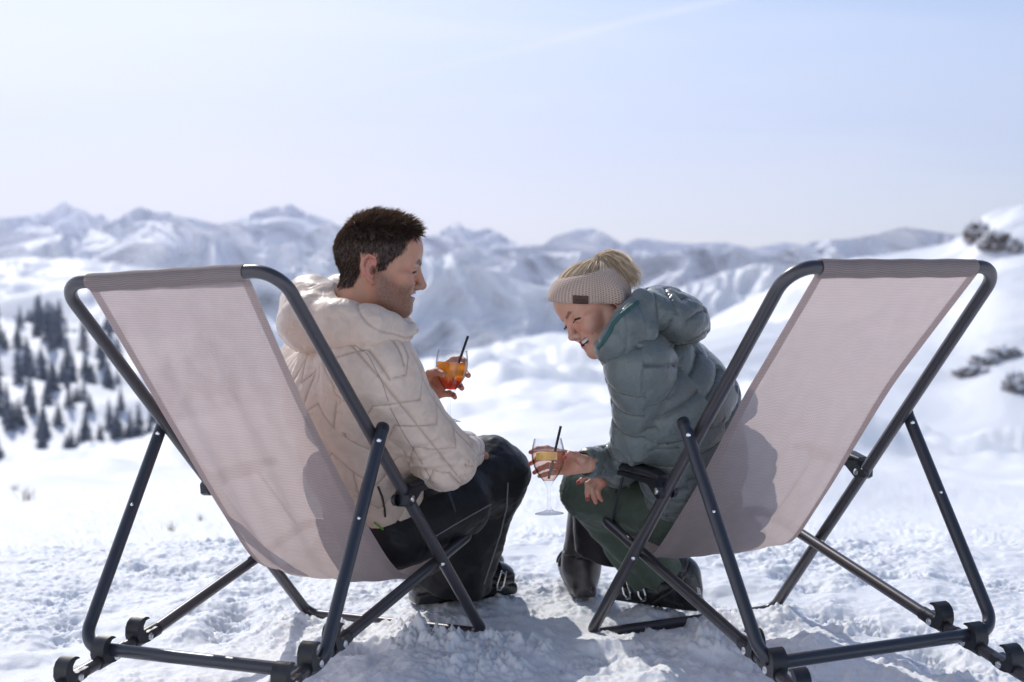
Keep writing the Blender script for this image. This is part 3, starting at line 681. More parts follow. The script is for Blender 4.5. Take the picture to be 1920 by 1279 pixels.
def deck_chair(c, prof, label, near):
    p = c.p; base = (p['Bl']+p['Br']+p['Cl']+p['Cr'])/4; base[2] = 0
    root = empty('deck_chair', base); tag(root, label, 'deck chair', 'deck chairs on the snow')
    RT = .0142
    lat = (p['Tr']-p['Tl']); lat /= np.linalg.norm(lat)
    bf = MB().tube(round_path([p['Tl'], p['Tr'], p['Br'], p['Bl']], [.062, .062, .035, .035], closed=True, n=10), RT, closed=True).build('back_frame', M_TUBE2, root)
    # swivelled support frame, its two ends closed with plastic caps
    aL, aR = p['Al'], p['Ar']; uL = (aL-p['Cl'])/np.linalg.norm(aL-p['Cl']); uR = (aR-p['Cr'])/np.linalg.norm(aR-p['Cr'])
    MB().tube(round_path([aL+uL*.008, p['Cl'], p['Cr'], aR+uR*.008], .05, n=10), RT).build('support_frame', M_TUBE, root)
    for q, u, sg in ((aL, uL, -1), (aR, uR, 1)):
        MB().add(*lathe_vf([(RT+.0006, -.004), (RT+.0008, .006), (RT*.92, .012), (RT*.6, .0155), (0, .0165)], q+u*.008, u, 20)).build('end_cap', M_PLASTIC, root)
    MB().tube(round_path([p['Rl'], p['Kl'], p['Sl'], p['Sr'], p['Kr'], p['Rr']], [0, .1, .035, .035, .1, 0], n=10), .0135).build('seat_frame', M_TUBE2, root)
    # bolts
    for n, sg in (('l', -1), ('r', 1)):
        side = lat*sg
        for q in (p['A'+n]-lat*0+(p['C'+n]-p['A'+n])*.03+side*(-RT if (n == 'l') != near_is_l(near) else RT)*-1,):
            bolt(p['A'+n]+(p['C'+n]-p['A'+n])*.03-np.array([0, 1, 0])*RT, (0, -1, .1)).build('bolt', M_STEEL, root)
        X = cross_pt(p['T'+n], p['B'+n], p['S'+n], p['K'+n])
        bolt(X-_f0*RT+np.array([0, 0, -.004]), -_f0).build('bolt', M_STEEL, root)
        bolt(p['A'+n]+(p['C'+n]-p['A'+n])*.37-_f0*RT, -_f0, .004).build('bolt', M_STEEL, root)
    # notch hooks on both rails
    for n, sg in (('l', -1), ('r', 1)):
        K, R_, S_, C_ = p['K'+n], p['R'+n], p['S'+n], p['C'+n]
        d = (R_-K)/np.linalg.norm(R_-K); lz = lat; up = np.cross(lz, d); up = up if up[2] > 0 else -up
        t0 = (C_-K)@d
        for dt_ in (-.108, 0, .108):
            o = K+d*(t0+dt_)
            if dt_ < 0: pass
            # frame of hook: x towards the seat (forward), y up from the rail
            ex = -d; hole = []
            for k in range(9):
                a = math.radians(250-k*20); hole.append((.003+.0165*math.cos(a)*1.0, .031+.0165*math.sin(a)))
            poly = [(-.040, -.004), (-.043, .020), (-.037, .042), (-.026, .056), (-.012, .063), (.003, .064), (.015, .058), (.020, .051), (.013, .0525), (.002, .052)] + [(.003+.0168*math.cos(math.radians(a)), .031+.0168*math.sin(math.radians(a))) for a in (125, 150, 180, 210, 240, 270, 300)] + [(.026, .0145), (.044, .0155), (.046, -.004), (.03, -.012), (0, -.015), (-.02, -.012)]
            poly = [(x*.74, y*.74+.001) for x, y in poly]; hk = MB(); concave_prism(hk, poly, o, ex, up, lz, .0175); hb = hk.build('notch_hook', M_PLASTIC, root, angle=30)
            s2 = -1 if near_is_l(near) else 1
            bolt(o+ex*.006+lz*(.0175)*s2, lz*s2, .0085, .003).build('bolt', M_STEEL, hb)
            MB().tube([o+ex*-.034, o+ex*.048], .0158, seg=16).build('sleeve', M_PLASTIC, hb) if dt_ <= 0 else None
    # sling
    ns, nw = 150, 60; pr = np.array(prof); seg = np.r_[0, np.cumsum(np.hypot(*np.diff(pr, axis=0).T))]
    sv = np.linspace(0, seg[-1], ns); 
    def cr(vals):
        # smooth (Catmull-like) interpolation by fine linear + box blur
        fine = np.interp(np.linspace(0, seg[-1], 1200), seg, vals); k = 90; pad = np.r_[2*fine[0]-fine[k:0:-1], fine, 2*fine[-1]-fine[-2:-k-2:-1]]
        cs = np.convolve(pad, np.hanning(2*k+1)/np.hanning(2*k+1).sum(), 'same')[k:-k]; return np.interp(sv, np.linspace(0, seg[-1], 1200), cs)
    tt, zz = cr(pr[:, 0]), cr(pr[:, 1]); V = []; UV = []
    for i in range(ns):
        f = sv[i]/seg[-1]
        j0, j1 = max(i-1, 0), min(i+1, ns-1); nx, nz_ = -(zz[j1]-zz[j0]), (tt[j1]-tt[j0]); L = math.hypot(nx, nz_); nx /= L; nz_ /= L
        if nz_ > 0 or nx > 0: pass
        for j in range(nw):
            q = j/(nw-1)*2-1
            lx = q*(.207-.012*math.sin(math.pi*min(1, f*1.2)))
            sag = -.030*(1-q*q)*math.exp(-((f-.66)/.2)**2)
            rip = .0042*math.sin(q*7.5+1.3+f*1.2)*math.sin(math.pi*f)*(.6+.4*math.sin(q*3+2)) + .0022*math.sin(q*17+f*2.5)*math.sin(math.pi*f)
            n1 = sag+rip
            V.append(c.W(lx, tt[i]+n1*(-abs(nx)), zz[i]+n1*abs(nz_)*1.0 if sag else zz[i])); V[-1] = c.W(lx, tt[i]+n1*abs(nx), zz[i]+n1*abs(nz_)); UV.append((lx, sv[i]))
    sl = mesh('sling', np.array(V), grid_faces(ns, nw), M_MESH, root, uvs=UV)
    # doubled side hems
    for sgn in (0, 1):
        HV = []; HU = []
        for i in range(ns):
            for j in range(6):
                jj = (nw-1-j*.6) if sgn else j*.6; j0 = int(jj); j1 = min(nw-1, j0+1); fr = jj-j0
                a = np.array(V[i*nw+j0])*(1-fr)+np.array(V[i*nw+j1])*fr; HV.append(a-_f0*.0016+np.array([0, 0, -.0008])); HU.append((j*.003+.0013, sv[i]+.0019))
        mesh('hem', np.array(HV), grid_faces(ns, 6), M_MESH, sl, uvs=HU)
    # sleeve around the top bar
    TV = []; TU = []; T0, T1 = p['Tl'], p['Tr']; m_ = (T0+T1)/2; Lh = .197
    fw = c.W(0, .02, -.03)-c.W(0, 0, 0); fw /= np.linalg.norm(fw); nseg = 70
    for i in range(nseg):
        x = -Lh+2*Lh*i/(nseg-1); ce = m_+lat*x; w_ = .0006*math.sin(x*60)
        bk = np.cross(lat, fw)
        for k in range(25):
            a = 2*math.pi*k/24; r = .0163+w_
            q = ce+fw*(math.cos(a)*r*(1.55 if math.cos(a) > 0 else 1)+.0)+bk*math.sin(a)*r*(1-.45*max(0, math.cos(a)))
            TV.append(q); TU.append((x, a*r))
    mesh('sling_sleeve', np.array(TV), grid_faces(nseg, 25), M_MESH, root, uvs=TU)
    # armrests
    for n, sg in (('l', -1), ('r', 1)):
        Vp = p['V'+n]; fwd = c.W(0, 1, 0)-c.W(0, 0, 0); fwd[2] = 0; fwd /= np.linalg.norm(fwd); sd_ = lat*sg; up = np.array([0, 0, 1.])
        o = Vp+up*.022+fwd*.0
        pad = MB(); L0, L1 = .0, .275
        path = [o+fwd*(L0+.0)+up*.006, o+fwd*.05+up*.012, o+fwd*.15+up*.012, o+fwd*(L1-.02)+up*.010, o+fwd*L1+up*.004]
        pv = []; PF = []; seg_ = 20
        ww = [.016, .021, .024, .023, .014]; hh = [.008, .011, .011, .010, .006]
        P5 = round_path(path, .05, n=3) if False else path
        for i, q in enumerate(P5):
            for k in range(seg_):
                a = 2*math.pi*k/seg_; ca_, sa_ = math.cos(a), math.sin(a)
                pv.append(q+sd_*ww[i]*math.copysign(abs(ca_)**.6, ca_)+up*hh[i]*math.copysign(abs(sa_)**.7, sa_))
        for i in range(len(P5)-1):
            for k in range(seg_): PF.append((i*seg_+k, i*seg_+(k+1) % seg_, (i+1)*seg_+(k+1) % seg_, (i+1)*seg_+k))
        PF.append(tuple(range(seg_-1, -1, -1))); PF.append(tuple((len(P5)-1)*seg_+k for k in range(seg_)))
        pad.add(pv, PF); ar = pad.build('armrest', M_PLASTIC, root, angle=50)
        br = MB(); br.prism([(-.014, -.012), (-.004, -.018), (.012, -.012), (.045, .010), (.195, .012), (.2, .022), (.0, .026), (-.016, .01)], Vp-sd_*.0, fwd, up, sd_, .019, .002)
        br.build('bracket', M_PLASTIC, ar, angle=30)
        nb = -1 if near_is_l(near) else 1
        bolt(Vp+lat*nb*.020, lat*nb, .0085, .004).build('bolt', M_STEEL, ar)
        MB().add(*lathe_vf([(0, .008), (.010, .008), (.0135, .004), (.0135, -.004)], Vp-sd_*.012-fwd*.02, -sd_, 18)).build('pivot_cap', M_PLASTIC, ar)
        ra = o+fwd*.19+up*-.0; S_ = p['S'+n]; K = p['K'+n]; rb = S_+(K-S_)/np.linalg.norm(K-S_)*.045+up*.004
        MB().tube([ra, rb], .0035, seg=10).build('armrest_rod', M_TUBE, root)
    return root
def near_is_l(n): return n == 'l'
def cross_pt(a, b, c, d):
    u, v = b-a, d-c; w = a-c; A, B, C = u@u, u@v, v@v; D, E = u@w, v@w; den = A*C-B*B
    return a+u*((B*E-C*D)/den)
def concave_prism(mb, poly, org, ex, ey, ez, h):
    """extrude a non-convex outline by triangulating it"""
    from mathutils.geometry import tessellate_polygon
    tri = tessellate_polygon([[Vector((x, y, 0)) for x, y in poly]]); n = len(poly); bev = .0018
    P = np.array(poly, float)
    V = []
    for t in (-h, h): V += [org+ex*x+ey*y+ez*t for x, y in P]
    Fc = [tuple(reversed(t)) for t in tri]+[tuple(i+n for i in t) for t in tri]
    for k in range(n): Fc.append((k, (k+1) % n, n+(k+1) % n, n+k))
    mb.add(V, Fc)
PROF_L = [(-.405, .905), (-.3, .764), (-.184, .608), (-.04, .428), (.119, .246), (.175, .203), (.26, .182), (.35, .182), (.43, .215), (.452, .255)]
PROF_R = [(-.405, .905), (-.139, .65), (.08, .402), (.245, .232), (.30, .200), (.36, .205), (.448, .262)]
deck_chair(CL, PROF_L, 'slate metal deck chair with grey mesh sling, under the man in the beige jacket', 'r')
deck_chair(CR, PROF_R, 'slate metal deck chair with grey mesh sling, under the woman in the green-grey jacket', 'l')
# ------------------------------------------------------------------ cloth displacement
def softw(ds, k=.008):
    D = np.stack(ds, 0); w = np.exp(-(D-D.min(0))/k); return w/w.sum(0)
def pillow(f, p=.5): x = f-np.floor(f); return np.clip(1-(2*x-1)**2, 0, 1)**p
def tri(x): x = x-np.floor(x); return 1-4*np.abs(x-.5)                      # -1..1 zigzag
def cloth_mat(name, col, rough=.5, sheen=.3, spec=.35, fine=900, wr=55, wrs=.25, vary=.06):
    m, nt, b = new_mat(name); t = N(nt, 'ShaderNodeTexCoord')
    n = N(nt, 'ShaderNodeTexNoise'); n.inputs['Scale'].default_value = wr; n.inputs['Detail'].default_value = 5; n.inputs['Distortion'].default_value = 1.2; lk(nt, t.outputs['Object'], n.inputs['Vector'])
    n2 = N(nt, 'ShaderNodeTexNoise'); n2.inputs['Scale'].default_value = fine; n2.inputs['Detail'].default_value = 2; lk(nt, t.outputs['Object'], n2.inputs['Vector'])
    x = N(nt, 'ShaderNodeMix', data_type='RGBA'); lk(nt, mapr(nt, n.outputs['Fac'], .3, .7, 0, 1), x.inputs[0]); x.inputs[6].default_value = (*[c*(1-vary) for c in col], 1); x.inputs[7].default_value = (*[c*(1+vary) for c in col], 1); a_ = N(nt, 'ShaderNodeVertexColor'); a_.layer_name = 'tint'; mm = N(nt, 'ShaderNodeMix', data_type='RGBA', blend_type='MULTIPLY'); mm.inputs[0].default_value = 1; lk(nt, x.outputs[2], mm.inputs[6]); lk(nt, a_.outputs[0], mm.inputs[7]); lk(nt, mm.outputs[2], b.inputs['Base Color'])
    b.inputs['Roughness'].default_value = rough; b.inputs['Specular IOR Level'].default_value = spec; b.inputs['Sheen Weight'].default_value = sheen; b.inputs['Sheen Roughness'].default_value = .35
    b1 = N(nt, 'ShaderNodeBump'); b1.inputs['Strength'].default_value = wrs; b1.inputs['Distance'].default_value = .006; lk(nt, n.outputs['Fac'], b1.inputs['Height'])
    b2 = N(nt, 'ShaderNodeBump'); b2.inputs['Strength'].default_value = .12; b2.inputs['Distance'].default_value = .0005; lk(nt, n2.outputs['Fac'], b2.inputs['Height']); lk(nt, b1.outputs[0], b2.inputs['Normal']); lk(nt, b2.outputs[0], b.inputs['Normal'])
    return m
M_BEIGE = cloth_mat('beige_shell', (.72, .575, .47), .42, .25, wrs=.7, wr=26)
M_BLACK = cloth_mat('black_shell', (.013, .013, .015), .50, .10, .3, wrs=.35, wr=30)
M_SLATE = cloth_mat('grey_green_shell', (.138, .165, .163), .30, .25, .5, wrs=.4, wr=60, vary=.05)
M_GREEN = cloth_mat('forest_green_shell', (.070, .098, .074), .55, .2, .3, wrs=.3, wr=30)
M_ZIP = simple('dark_zip', (.035, .03, .028), .4); M_SEAM = simple('seam_thread', (.36, .27, .225), .8)
M_LIME = simple('lime_cord', (.16, .36, .05), .6)
M_REFL = simple('grey_piping', (.20, .20, .215), .4)
M_BOOT = simple('boot_shell', (.018, .018, .021), .30, coat=.35, vary=(25, .3), bump=(140, .08, .001))
M_BOOTG = simple('grey_boot_shell', (.070, .062, .062), .42, coat=.15, vary=(22, .35), bump=(120, .1, .001))  # lighter, duller shell than the black one, used on one boot
M_WHITE = simple('white_print', (.62, .62, .64), .5); M_NAVY = simple('navy_print', (.012, .016, .032), .5); M_RED = simple('red_trim', (.30, .02, .015), .4)
M_GREYP = simple('grey_print', (.10, .10, .105), .5); M_ORANGE = simple('amber_strap', (.45, .20, .05), .5)

def garment(name, f, lo, hi, h, disp, mat, parent):
    V, Fq = sdf_mesh(f, lo, hi, h); n = grad(f, V, .002); dd = disp(V.astype(f32), n); tint = np.ones((len(V), 3))
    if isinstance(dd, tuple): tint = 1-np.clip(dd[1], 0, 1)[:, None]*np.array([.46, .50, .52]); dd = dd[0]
    V = V+n*dd[:, None]
    # one light relaxation pass keeps the seams crisp but removes grid facets
    E = np.vstack([Fq[:, [0, 1]], Fq[:, [1, 2]], Fq[:, [2, 3]], Fq[:, [3, 0]]]); S = np.zeros_like(V); c = np.zeros(len(V))
    for k in range(3): S[:, k] = np.bincount(E[:, 0], V[E[:, 1], k], len(V))+np.bincount(E[:, 1], V[E[:, 0], k], len(V))
    c = np.bincount(E[:, 0], minlength=len(V))+np.bincount(E[:, 1], minlength=len(V)); V = V*.6+S/np.maximum(c, 1)[:, None]*.4
    return mesh(name, V, Fq, mat, parent, cols=tint)
def bounds(pts, m): p = np.array(pts, float); return p.min(0)-m, p.max(0)+m

def boot(name, heel, toe, up, r, mat, parent, shin, cuff_r=.062, cuff_h=.21, h=.0035, detail=True, side=-1, gap=False):
    """hard ski boot: sole, shell, cuff, clips; heel/toe are points on the snow"""
    heel, toe = np.array(heel, float), np.array(toe, float); L = np.linalg.norm(toe-heel); fx = (toe-heel)/L; up = unit(np.array(up)-fx*(np.array(up)@fx)); sy = np.cross(up, fx)
    R = np.stack([fx, sy, up]); k = L/.315
    def loc(P): return (P-heel.astype(f32))@R.T.astype(f32)/f32(k)
    ank = np.array([.080, 0, .115]); sh = (np.array(shin)-heel)@R.T/k; cd = unit(sh-ank); top = ank+cd*cuff_h*.8
    I3 = np.eye(3)
    def fl(Q):
        s = rbox(Q, (.158, 0, .016), (.158, .036, .017), I3, .013)
        s = smin(s, ell(Q, (.235, 0, .052), (.082, .052, .048)), .02)
        s = smin(s, ell(Q, (.065, 0, .065), (.066, .044, .068)), .025)
        s = smin(s, ecap(Q, (.08, 0, .06), (.21, 0, .052), .058, .050, (0, 1, 0), .84), .03)
        s = smin(s, cap(Q, (.085, 0, .09), ank, .060, .060), .03)
        c = ecap(Q, ank-cd*.01, top, .062, cuff_r, (0, 1, 0), .9)
        s = smin(s, c, .012)
        s = smax(s, -ell(Q, top+cd*.055, (.062, .050, .05)), .006)
        s = smax(s, -(Q[:, 2]+.0), .003)
        g = np.abs((Q-ank.astype(f32))@cd.astype(f32)-.012)-.0016; s = np.maximum(s, -(np.maximum(g, -(c+.0035))))   # joint between shell and cuff
        g2 = np.abs(Q[:, 2]-.034)-.0012; s = np.maximum(s, -np.maximum(g2, -(s+.0025)))
        for xx in (.168, .205, .245): pass
        return s
    f = lambda P: fl(loc(P))*k
    lo, hi = bounds([heel, toe, heel+R.T@(top*k)], .10)
    V, Fq = sdf_mesh(f, lo, hi, h, proj=0); b = mesh(name, V, Fq, mat, parent)
    W = lambda q: heel+R.T@(np.array(q)*k)
    if detail:
        mb = MB(); s_ = side
        for x0, ang, w in ((.205, .35, .044), (.262, .12, .040)):
            def surf(a, x0=x0, w=w):   # straps over the instep
                return W((x0-.04*max(0, math.cos(a))*ang, math.sin(a)*(.0535 if x0 < .25 else .0515), .052+math.cos(a)*(.066 if x0 < .25 else .052)))
            mb_s = MB().tube([surf(a) for a in np.linspace(-1.5, 1.5, 18)], .0042, seg=8); mb_s.build('strap', M_RUBBER, b)
            bk = MB(); o = W((x0-.012, s_*.057, .050)); ex = unit(R.T@np.array([.30, 0, .95])); ey = unit(R.T@np.array([.95, 0, -.30])); ez = R.T@np.array([0, s_, 0.])
            for sgn in (-1, 1):
                bk.tube(round_path([o-ex*.026+ey*.003*sgn, o-ex*.010+ey*.010*sgn+ez*.003, o+ex*.012+ey*.0085*sgn+ez*.003, o+ex*.03+ey*.0075*sgn], .006), .0027, seg=8)
            for t in (-.022, .024): bk.tube([o+ex*t-ey*.009+ez*.003, o+ex*t+ey*.009+ez*.003], .0022, seg=8)
            bk.build('buckle', M_STEEL, b)
            top_ = MB(); tq = W((x0-.02*ang, 0, .052+(.068 if x0 < .25 else .055)))
            top_.prism([(-.010, -.002), (.010, -.002), (.010, .006), (.003, .010), (-.003, .010), (-.010, .006)], tq, fx, up, sy, .005); top_.build('clip', M_PLASTIC, b)
        bolt(W((.085, s_*.053, .098)), R.T@np.array([0, s_, .1]), .010, .003).build('pivot', M_STEEL, b)
    return b, W

# ------------------------------------------------------------------ the man
def build_man():
    FM = unit((.87, .50, 0)); RM = np.array([.50, -.87, 0])
    hip = at(706, 966, 3.54); waist = at(678, 865, 3.45); chest = at(648, 745, 3.33); neck = at(664, 655, 3.28)
    shN = at(700, 693, 3.165); elN = at(832, 858, 3.30); wrN = at(868, 846, 3.52)
    shF = at(588, 690, 3.47); elF = at(712, 812, 3.60); wrF = at(786, 738, 3.47)
    knN = at(921, 890, 3.78); anN = at(852, 1100, 3.88); knF = at(905, 893, 3.98); anF = at(872, 1085, 4.02)
    hd = Frame(at(707.7, 503.7, 3.24), (.996, .083, -.037), (.04, -.024, .999), 1.033)
    # --- skin: head, hands and the body inside the clothes
    hf = lambda P: head_field(P)
    V, Fq = sdf_mesh(hf, (-.135, -.10, -.16), (.125, .10, .125), .0019); cols = head_cols(V, False)
    parts = [(hd.w(V), Fq, cols)]
    gl_w = at(786, 738, 3.47)
    kn = np.array([at(826, 690, 3.475), at(828, 708, 3.472), at(826, 725, 3.468), at(820, 741, 3.462)])
    pp = np.array([at(850, 675, 3.478), at(858, 697, 3.482), at(852, 719, 3.478), at(842, 738, 3.468)])
    dp = np.array([at(863, 672, 3.472), at(872, 699, 3.470), at(862, 723, 3.466), at(850, 741, 3.458)])
    tp = np.array([at(871, 676, 3.455), at(878, 704, 3.452), at(866, 728, 3.449), at(853, 745, 3.444)])
    th = np.array([at(797, 712, 3.435), at(806, 700, 3.415), at(820, 697, 3.392), at(831, 702, 3.374)])
    parts.append(hand_mesh(at(790, 737, 3.455), at(765, 752, 3.49), kn, pp, dp, tp, th, .0088, palm_pts=[(at(806, 732, 3.445), .016), (at(800, 742, 3.45), .015)]))
    # resting right hand on the knee, just past the cuff
    w2 = at(862, 850, 3.60); d1 = unit((.10, .95, -.12)); sd = unit(np.cross(d1, (0, 0, 1)))
    k2 = np.array([w2+d1*.085+sd*(.03-.02*i)+np.array([0, 0, .004]) for i in range(4)]); p2 = k2+d1*.038+np.array([0, 0, -.004]); q2 = p2+d1*.022+np.array([0, 0, -.012]); t2 = q2+d1*.014+np.array([0, 0, -.012])
    th2 = np.array([w2+d1*.02+sd*.03, w2+d1*.05+sd*.048, w2+d1*.075+sd*.055+np.array([0, 0, -.008]), w2+d1*.095+sd*.056+np.array([0, 0, -.015])])
    parts.append(hand_mesh(w2, at(862, 850, 3.55), k2, p2, q2, t2, th2, .0088, h=.003))
    def core(P):
        d = ecap(P, hip, chest, .078, .10, RM, 1.3); d = smin(d, cap(P, chest, hd.w((-.045, 0, -.10)), .08, .052), .05)
        for a, b, c in ((shN, elN, wrN), (shF, elF, wrF)): d = smin(smin(d, cap(P, a, b, .045, .036), .04), cap(P, b, c, .036, .026), .02)
        for a, b in ((knN, anN), (knF, anF)): d = smin(smin(d, cap(P, hip, a, .07, .048), .04), cap(P, a, a+(b-a)*.6, .046, .035), .02)
        return d
    lo, hi = bounds([hip, chest, shN, shF, elN, elF, wrN, wrF, knN, anN, knF, anF, hd.w((-.045, 0, -.1))], .11)
    V, Fq = sdf_mesh(core, lo, hi, .011); parts.append((V, Fq, np.tile(np.array(SKB['m']), (len(V), 1))))
    V, Fq, C = join(parts)
    body = mesh('person', V, Fq, M_SKIN, cols=C)
    tag(body, 'smiling dark-haired man in a beige quilted jacket holding an orange drink', 'person')
    # teeth, eyes
    tv = MB(); 
    for i in range(-5, 6):
        y = i*.0040; x = .0735-.45*y*y/.022; c0 = hd.w((x, y, -.0552)); e = [hd.R[:, 0], hd.R[:, 1], hd.R[:, 2]]
        tv.prism([(-.0018, -.003), (.0018, -.003), (.0019, .003), (-.0019, .003)], c0, e[1], e[2], e[0], .0022, .0006)
    tv.build('teeth', M_TEETH, body)
    # --- hair
    rs = np.random.RandomState(5); V, Fq = sdf_mesh(hf, (-.115, -.09, -.06), (.115, .09, .125), .0034); nn = grad(hf, V.astype(f32)); m = hair_mask(V[:, 0], np.abs(V[:, 1]), V[:, 2])
    sel = np.where(m > .35)[0]; ids = rs.choice(sel, 15000); R0 = V[ids]+rs.normal(size=(len(ids), 3))*.0016; n0 = nn[ids]
    topw = sstep(.060, .098, R0[:, 2])*sstep(-.085, -.03, R0[:, 0]); front = sstep(.035, .08, R0[:, 0])
    ln = .0055+.006*sstep(.045, .085, R0[:, 2])+.0105*topw+.004*front*topw; ln = ln*rs.uniform(.6, 1.25, len(ln))
    cl = np.stack([pnoise((R0*55+9).astype(f32)), pnoise((R0*55+40).astype(f32)), pnoise((R0*55+77).astype(f32))], -1)
    dirn = n0*(.22+.55*topw[:, None])+np.array([0, 0, -1.0])*(1-topw[:, None])*.8+np.array([-.55, 0, 0])*(1-topw[:, None])*.6+np.array([.55, 0, .35])*topw[:, None]+cl*(.2+.45*topw[:, None])+rs.normal(size=R0.shape)*.12
    dirn /= np.linalg.norm(dirn, axis=1)[:, None]; bend = np.array([.35, 0, -.35])[None]*topw[:, None]+np.array([0, 0, -.5])[None]*(1-topw[:, None])
    t = np.linspace(0, 1, 5)[None, :, None]; pth = R0[:, None]+dirn[:, None]*ln[:, None, None]*t+bend[:, None]*ln[:, None, None]*t*t*.5
    ribbons('hair', hd.w(pth.reshape(-1, 3)).reshape(pth.shape), .0011, hair_mat('brown_hair', (.016, .009, .006), (.06, .034, .020), 3.5), body)
    # eyebrow hairs
    ei = []; 
    for k in range(260):
        u = rs.rand(); q = np.array([np.interp(u, [0, .5, 1], [.0945, .0885, .0755]), np.interp(u, [0, .5, 1], [.011, .028, .044]), np.interp(u, [0, .5, 1], [.0135, .0185, .0155])+rs.normal()*.0016]); q[1] *= rs.choice((-1, 1))
        d_ = np.array([-.3, np.sign(q[1])*.8, .35])+rs.normal(size=3)*.25; d_ /= np.linalg.norm(d_); ei.append([q+np.array([.001, 0, 0])+d_*.0075*s for s in (0, .5, 1)])
    ei = np.array(ei); bm_ = hair_mat('brow_hair', (.012, .008, .006), (.03, .018, .014))
    for sg in (-1, 1):
        e_ = ei[ei[:, 0, 1]*sg > 0]; ribbons('eyebrow', hd.w(e_.reshape(-1, 3)).reshape(-1, 3, 3), .0009, bm_, body)
    # --- jacket
    cuffN = at(874, 846, 3.545)
    def torso(P):
        d = ecap(P, at(697, 925, 3.51), at(672, 840, 3.42), .118, .125, RM, 1.32)
        d = smin(d, ecap(P, at(672, 840, 3.42), at(648, 735, 3.33), .125, .128, RM, 1.38), .05)
        d = smin(d, ecap(P, at(648, 735, 3.33), at(662, 675, 3.28), .125, .085, RM, 1.5), .06)
        d = smin(d, cap(P, at(645, 700, 3.40), shF, .09, .085), .05)
        return smax(d, -(P[:, 2]-(at(700, 1030, 3.5)[2]+.0)), .02)
    def armN(P):
        d = cap(P, shN, elN, .086, .066); d = smin(d, cap(P, at(668, 690, 3.20), shN, .080, .088), .05); d = smin(d, cap(P, elN, elN, .067), .02)
        return smin(d, cap(P, elN, cuffN, .064, .047), .03)
    def armF(P): return smin(cap(P, shF, elF, .083, .066), cap(P, elF, at(772, 748, 3.49), .064, .045), .03)
    def jk(P): return smin(smin(torso(P), armN(P), .028), armF(P), .03)
    cam_s = -VIEW
    sp = [at(705, 1000, 3.52), at(676, 865, 3.43), at(650, 745, 3.33), at(664, 640, 3.27)]
    def jdisp(P, n):
        dT, dA, dF = torso(P), armN(P), armF(P); w = softw([dT, dA, dF], .006); out = np.zeros(len(P)); sm = np.zeros(len(P))
        sa = [at(655, 640, 3.2), shN, elN, cuffN]
        for i, (pts, rad, ref, pw, ph, am) in enumerate((((sp), .175, cam_s, .105, .2, .55), (sa, .078, cam_s+RM*.25, .078, .0, .55), ([shF, elF, wrF], .075, cam_s, .078, .3, .5))):
            u, a = cloth_coords(P, pts, ref); v = a*rad
            zz = tri(v/(.20 if i == 0 else .170)+.25)*(.046 if i == 0 else .034)
            f = (u+zz)/pw+ph; x = f-np.round(f); d1 = np.abs(x)*pw
            vv = v/(.20 if i == 0 else .170)*2+.0; y = vv-np.round(vv); d2 = np.abs(y)*(.10 if i == 0 else .085)
            gd = np.minimum(d1, d2+.0*d1) if i != 0 else np.minimum(d1, np.where((np.floor(f) % 2) == 0, d2, 1))
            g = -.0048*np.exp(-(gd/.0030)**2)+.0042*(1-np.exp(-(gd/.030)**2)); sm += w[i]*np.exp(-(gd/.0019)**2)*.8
            pk = fbm(np.stack([u*30, v*30, 0*u+i*9], -1), 3)*.0012*np.exp(-(gd/.015)**2)
            out += w[i]*(g+pk)
        # drape folds: diagonal pulls across the back, creases at the elbow and cuff
        fo = fbm(P*np.float32([6, 6, 9])+3, 2, gain=.4)*2
        out += .0022*fo*w[0]+.0014*fo*w[1]
        el = np.exp(-(np.linalg.norm(P-(elN+(shN-elN)*.13), axis=1)/.085)**2); u, a = cloth_coords(P, [shN, elN, cuffN], cam_s)
        out += el*w[1]*(.0085*np.sin(u*150+3.2*np.sin(a*1.7)+fbm(P*14, 2)*2.2)*sstep(-.9, .7, np.cos(a-.9)))
        bk = np.exp(-(np.linalg.norm(P-(shN*.6+chest*.4), axis=1)/.10)**2); out += bk*.004*np.sin(P@np.float32([55, 20, 70])+2*fbm(P*8, 2))
        return out, sm
    lo, hi = bounds([hip, shN, shF, elN, elF, cuffN, neck], .13)
    jo = garment('jacket', jk, lo, hi, .0033, jdisp, M_BEIGE, body)
    # hood and stand-up collar lying around the neck
    ring = [at(586, 582, 3.36), at(600, 602, 3.24), at(645, 610, 3.145), at(694, 614, 3.115), at(735, 622, 3.15), at(764, 617, 3.22)]
    ring2 = [at(764, 617, 3.22), at(748, 608, 3.34), at(700, 585, 3.42), at(640, 560, 3.45), at(586, 582, 3.36)]
    def hood(P):
        d = ell(P, at(592, 582, 3.30), (.080, .105, .080), np.stack([unit((.87, .50, -.18)), unit((.5, -.87, 0)), unit((.157, .09, .98))]))
        d = smin(d, ell(P, at(571, 606, 3.27), (.055, .08, .060)), .04)
        d = smin(d, chain(P, ring, [.060, .066, .056, .045, .034, .018], .02), .045)
        d = smin(d, chain(P, ring2, [.020, .034, .044, .055, .058], .02), .03)
        tipc = chain(P, [at(738, 634, 3.15), at(762, 626, 3.17), at(772, 610, 3.19)], [.018, .016, .008], .01)
        d = smin(d, tipc, .02)
        hole = cap(P, hd.w((-.02, 0, .02)), hd.w((-.028, 0, -.085)), .083, .066)
        hole = smin(hole, cap(P, hd.w((.02, 0, -.03)), hd.w((.075, 0, -.10)), .05, .045), .03)
        return smax(d, -hole, .010)
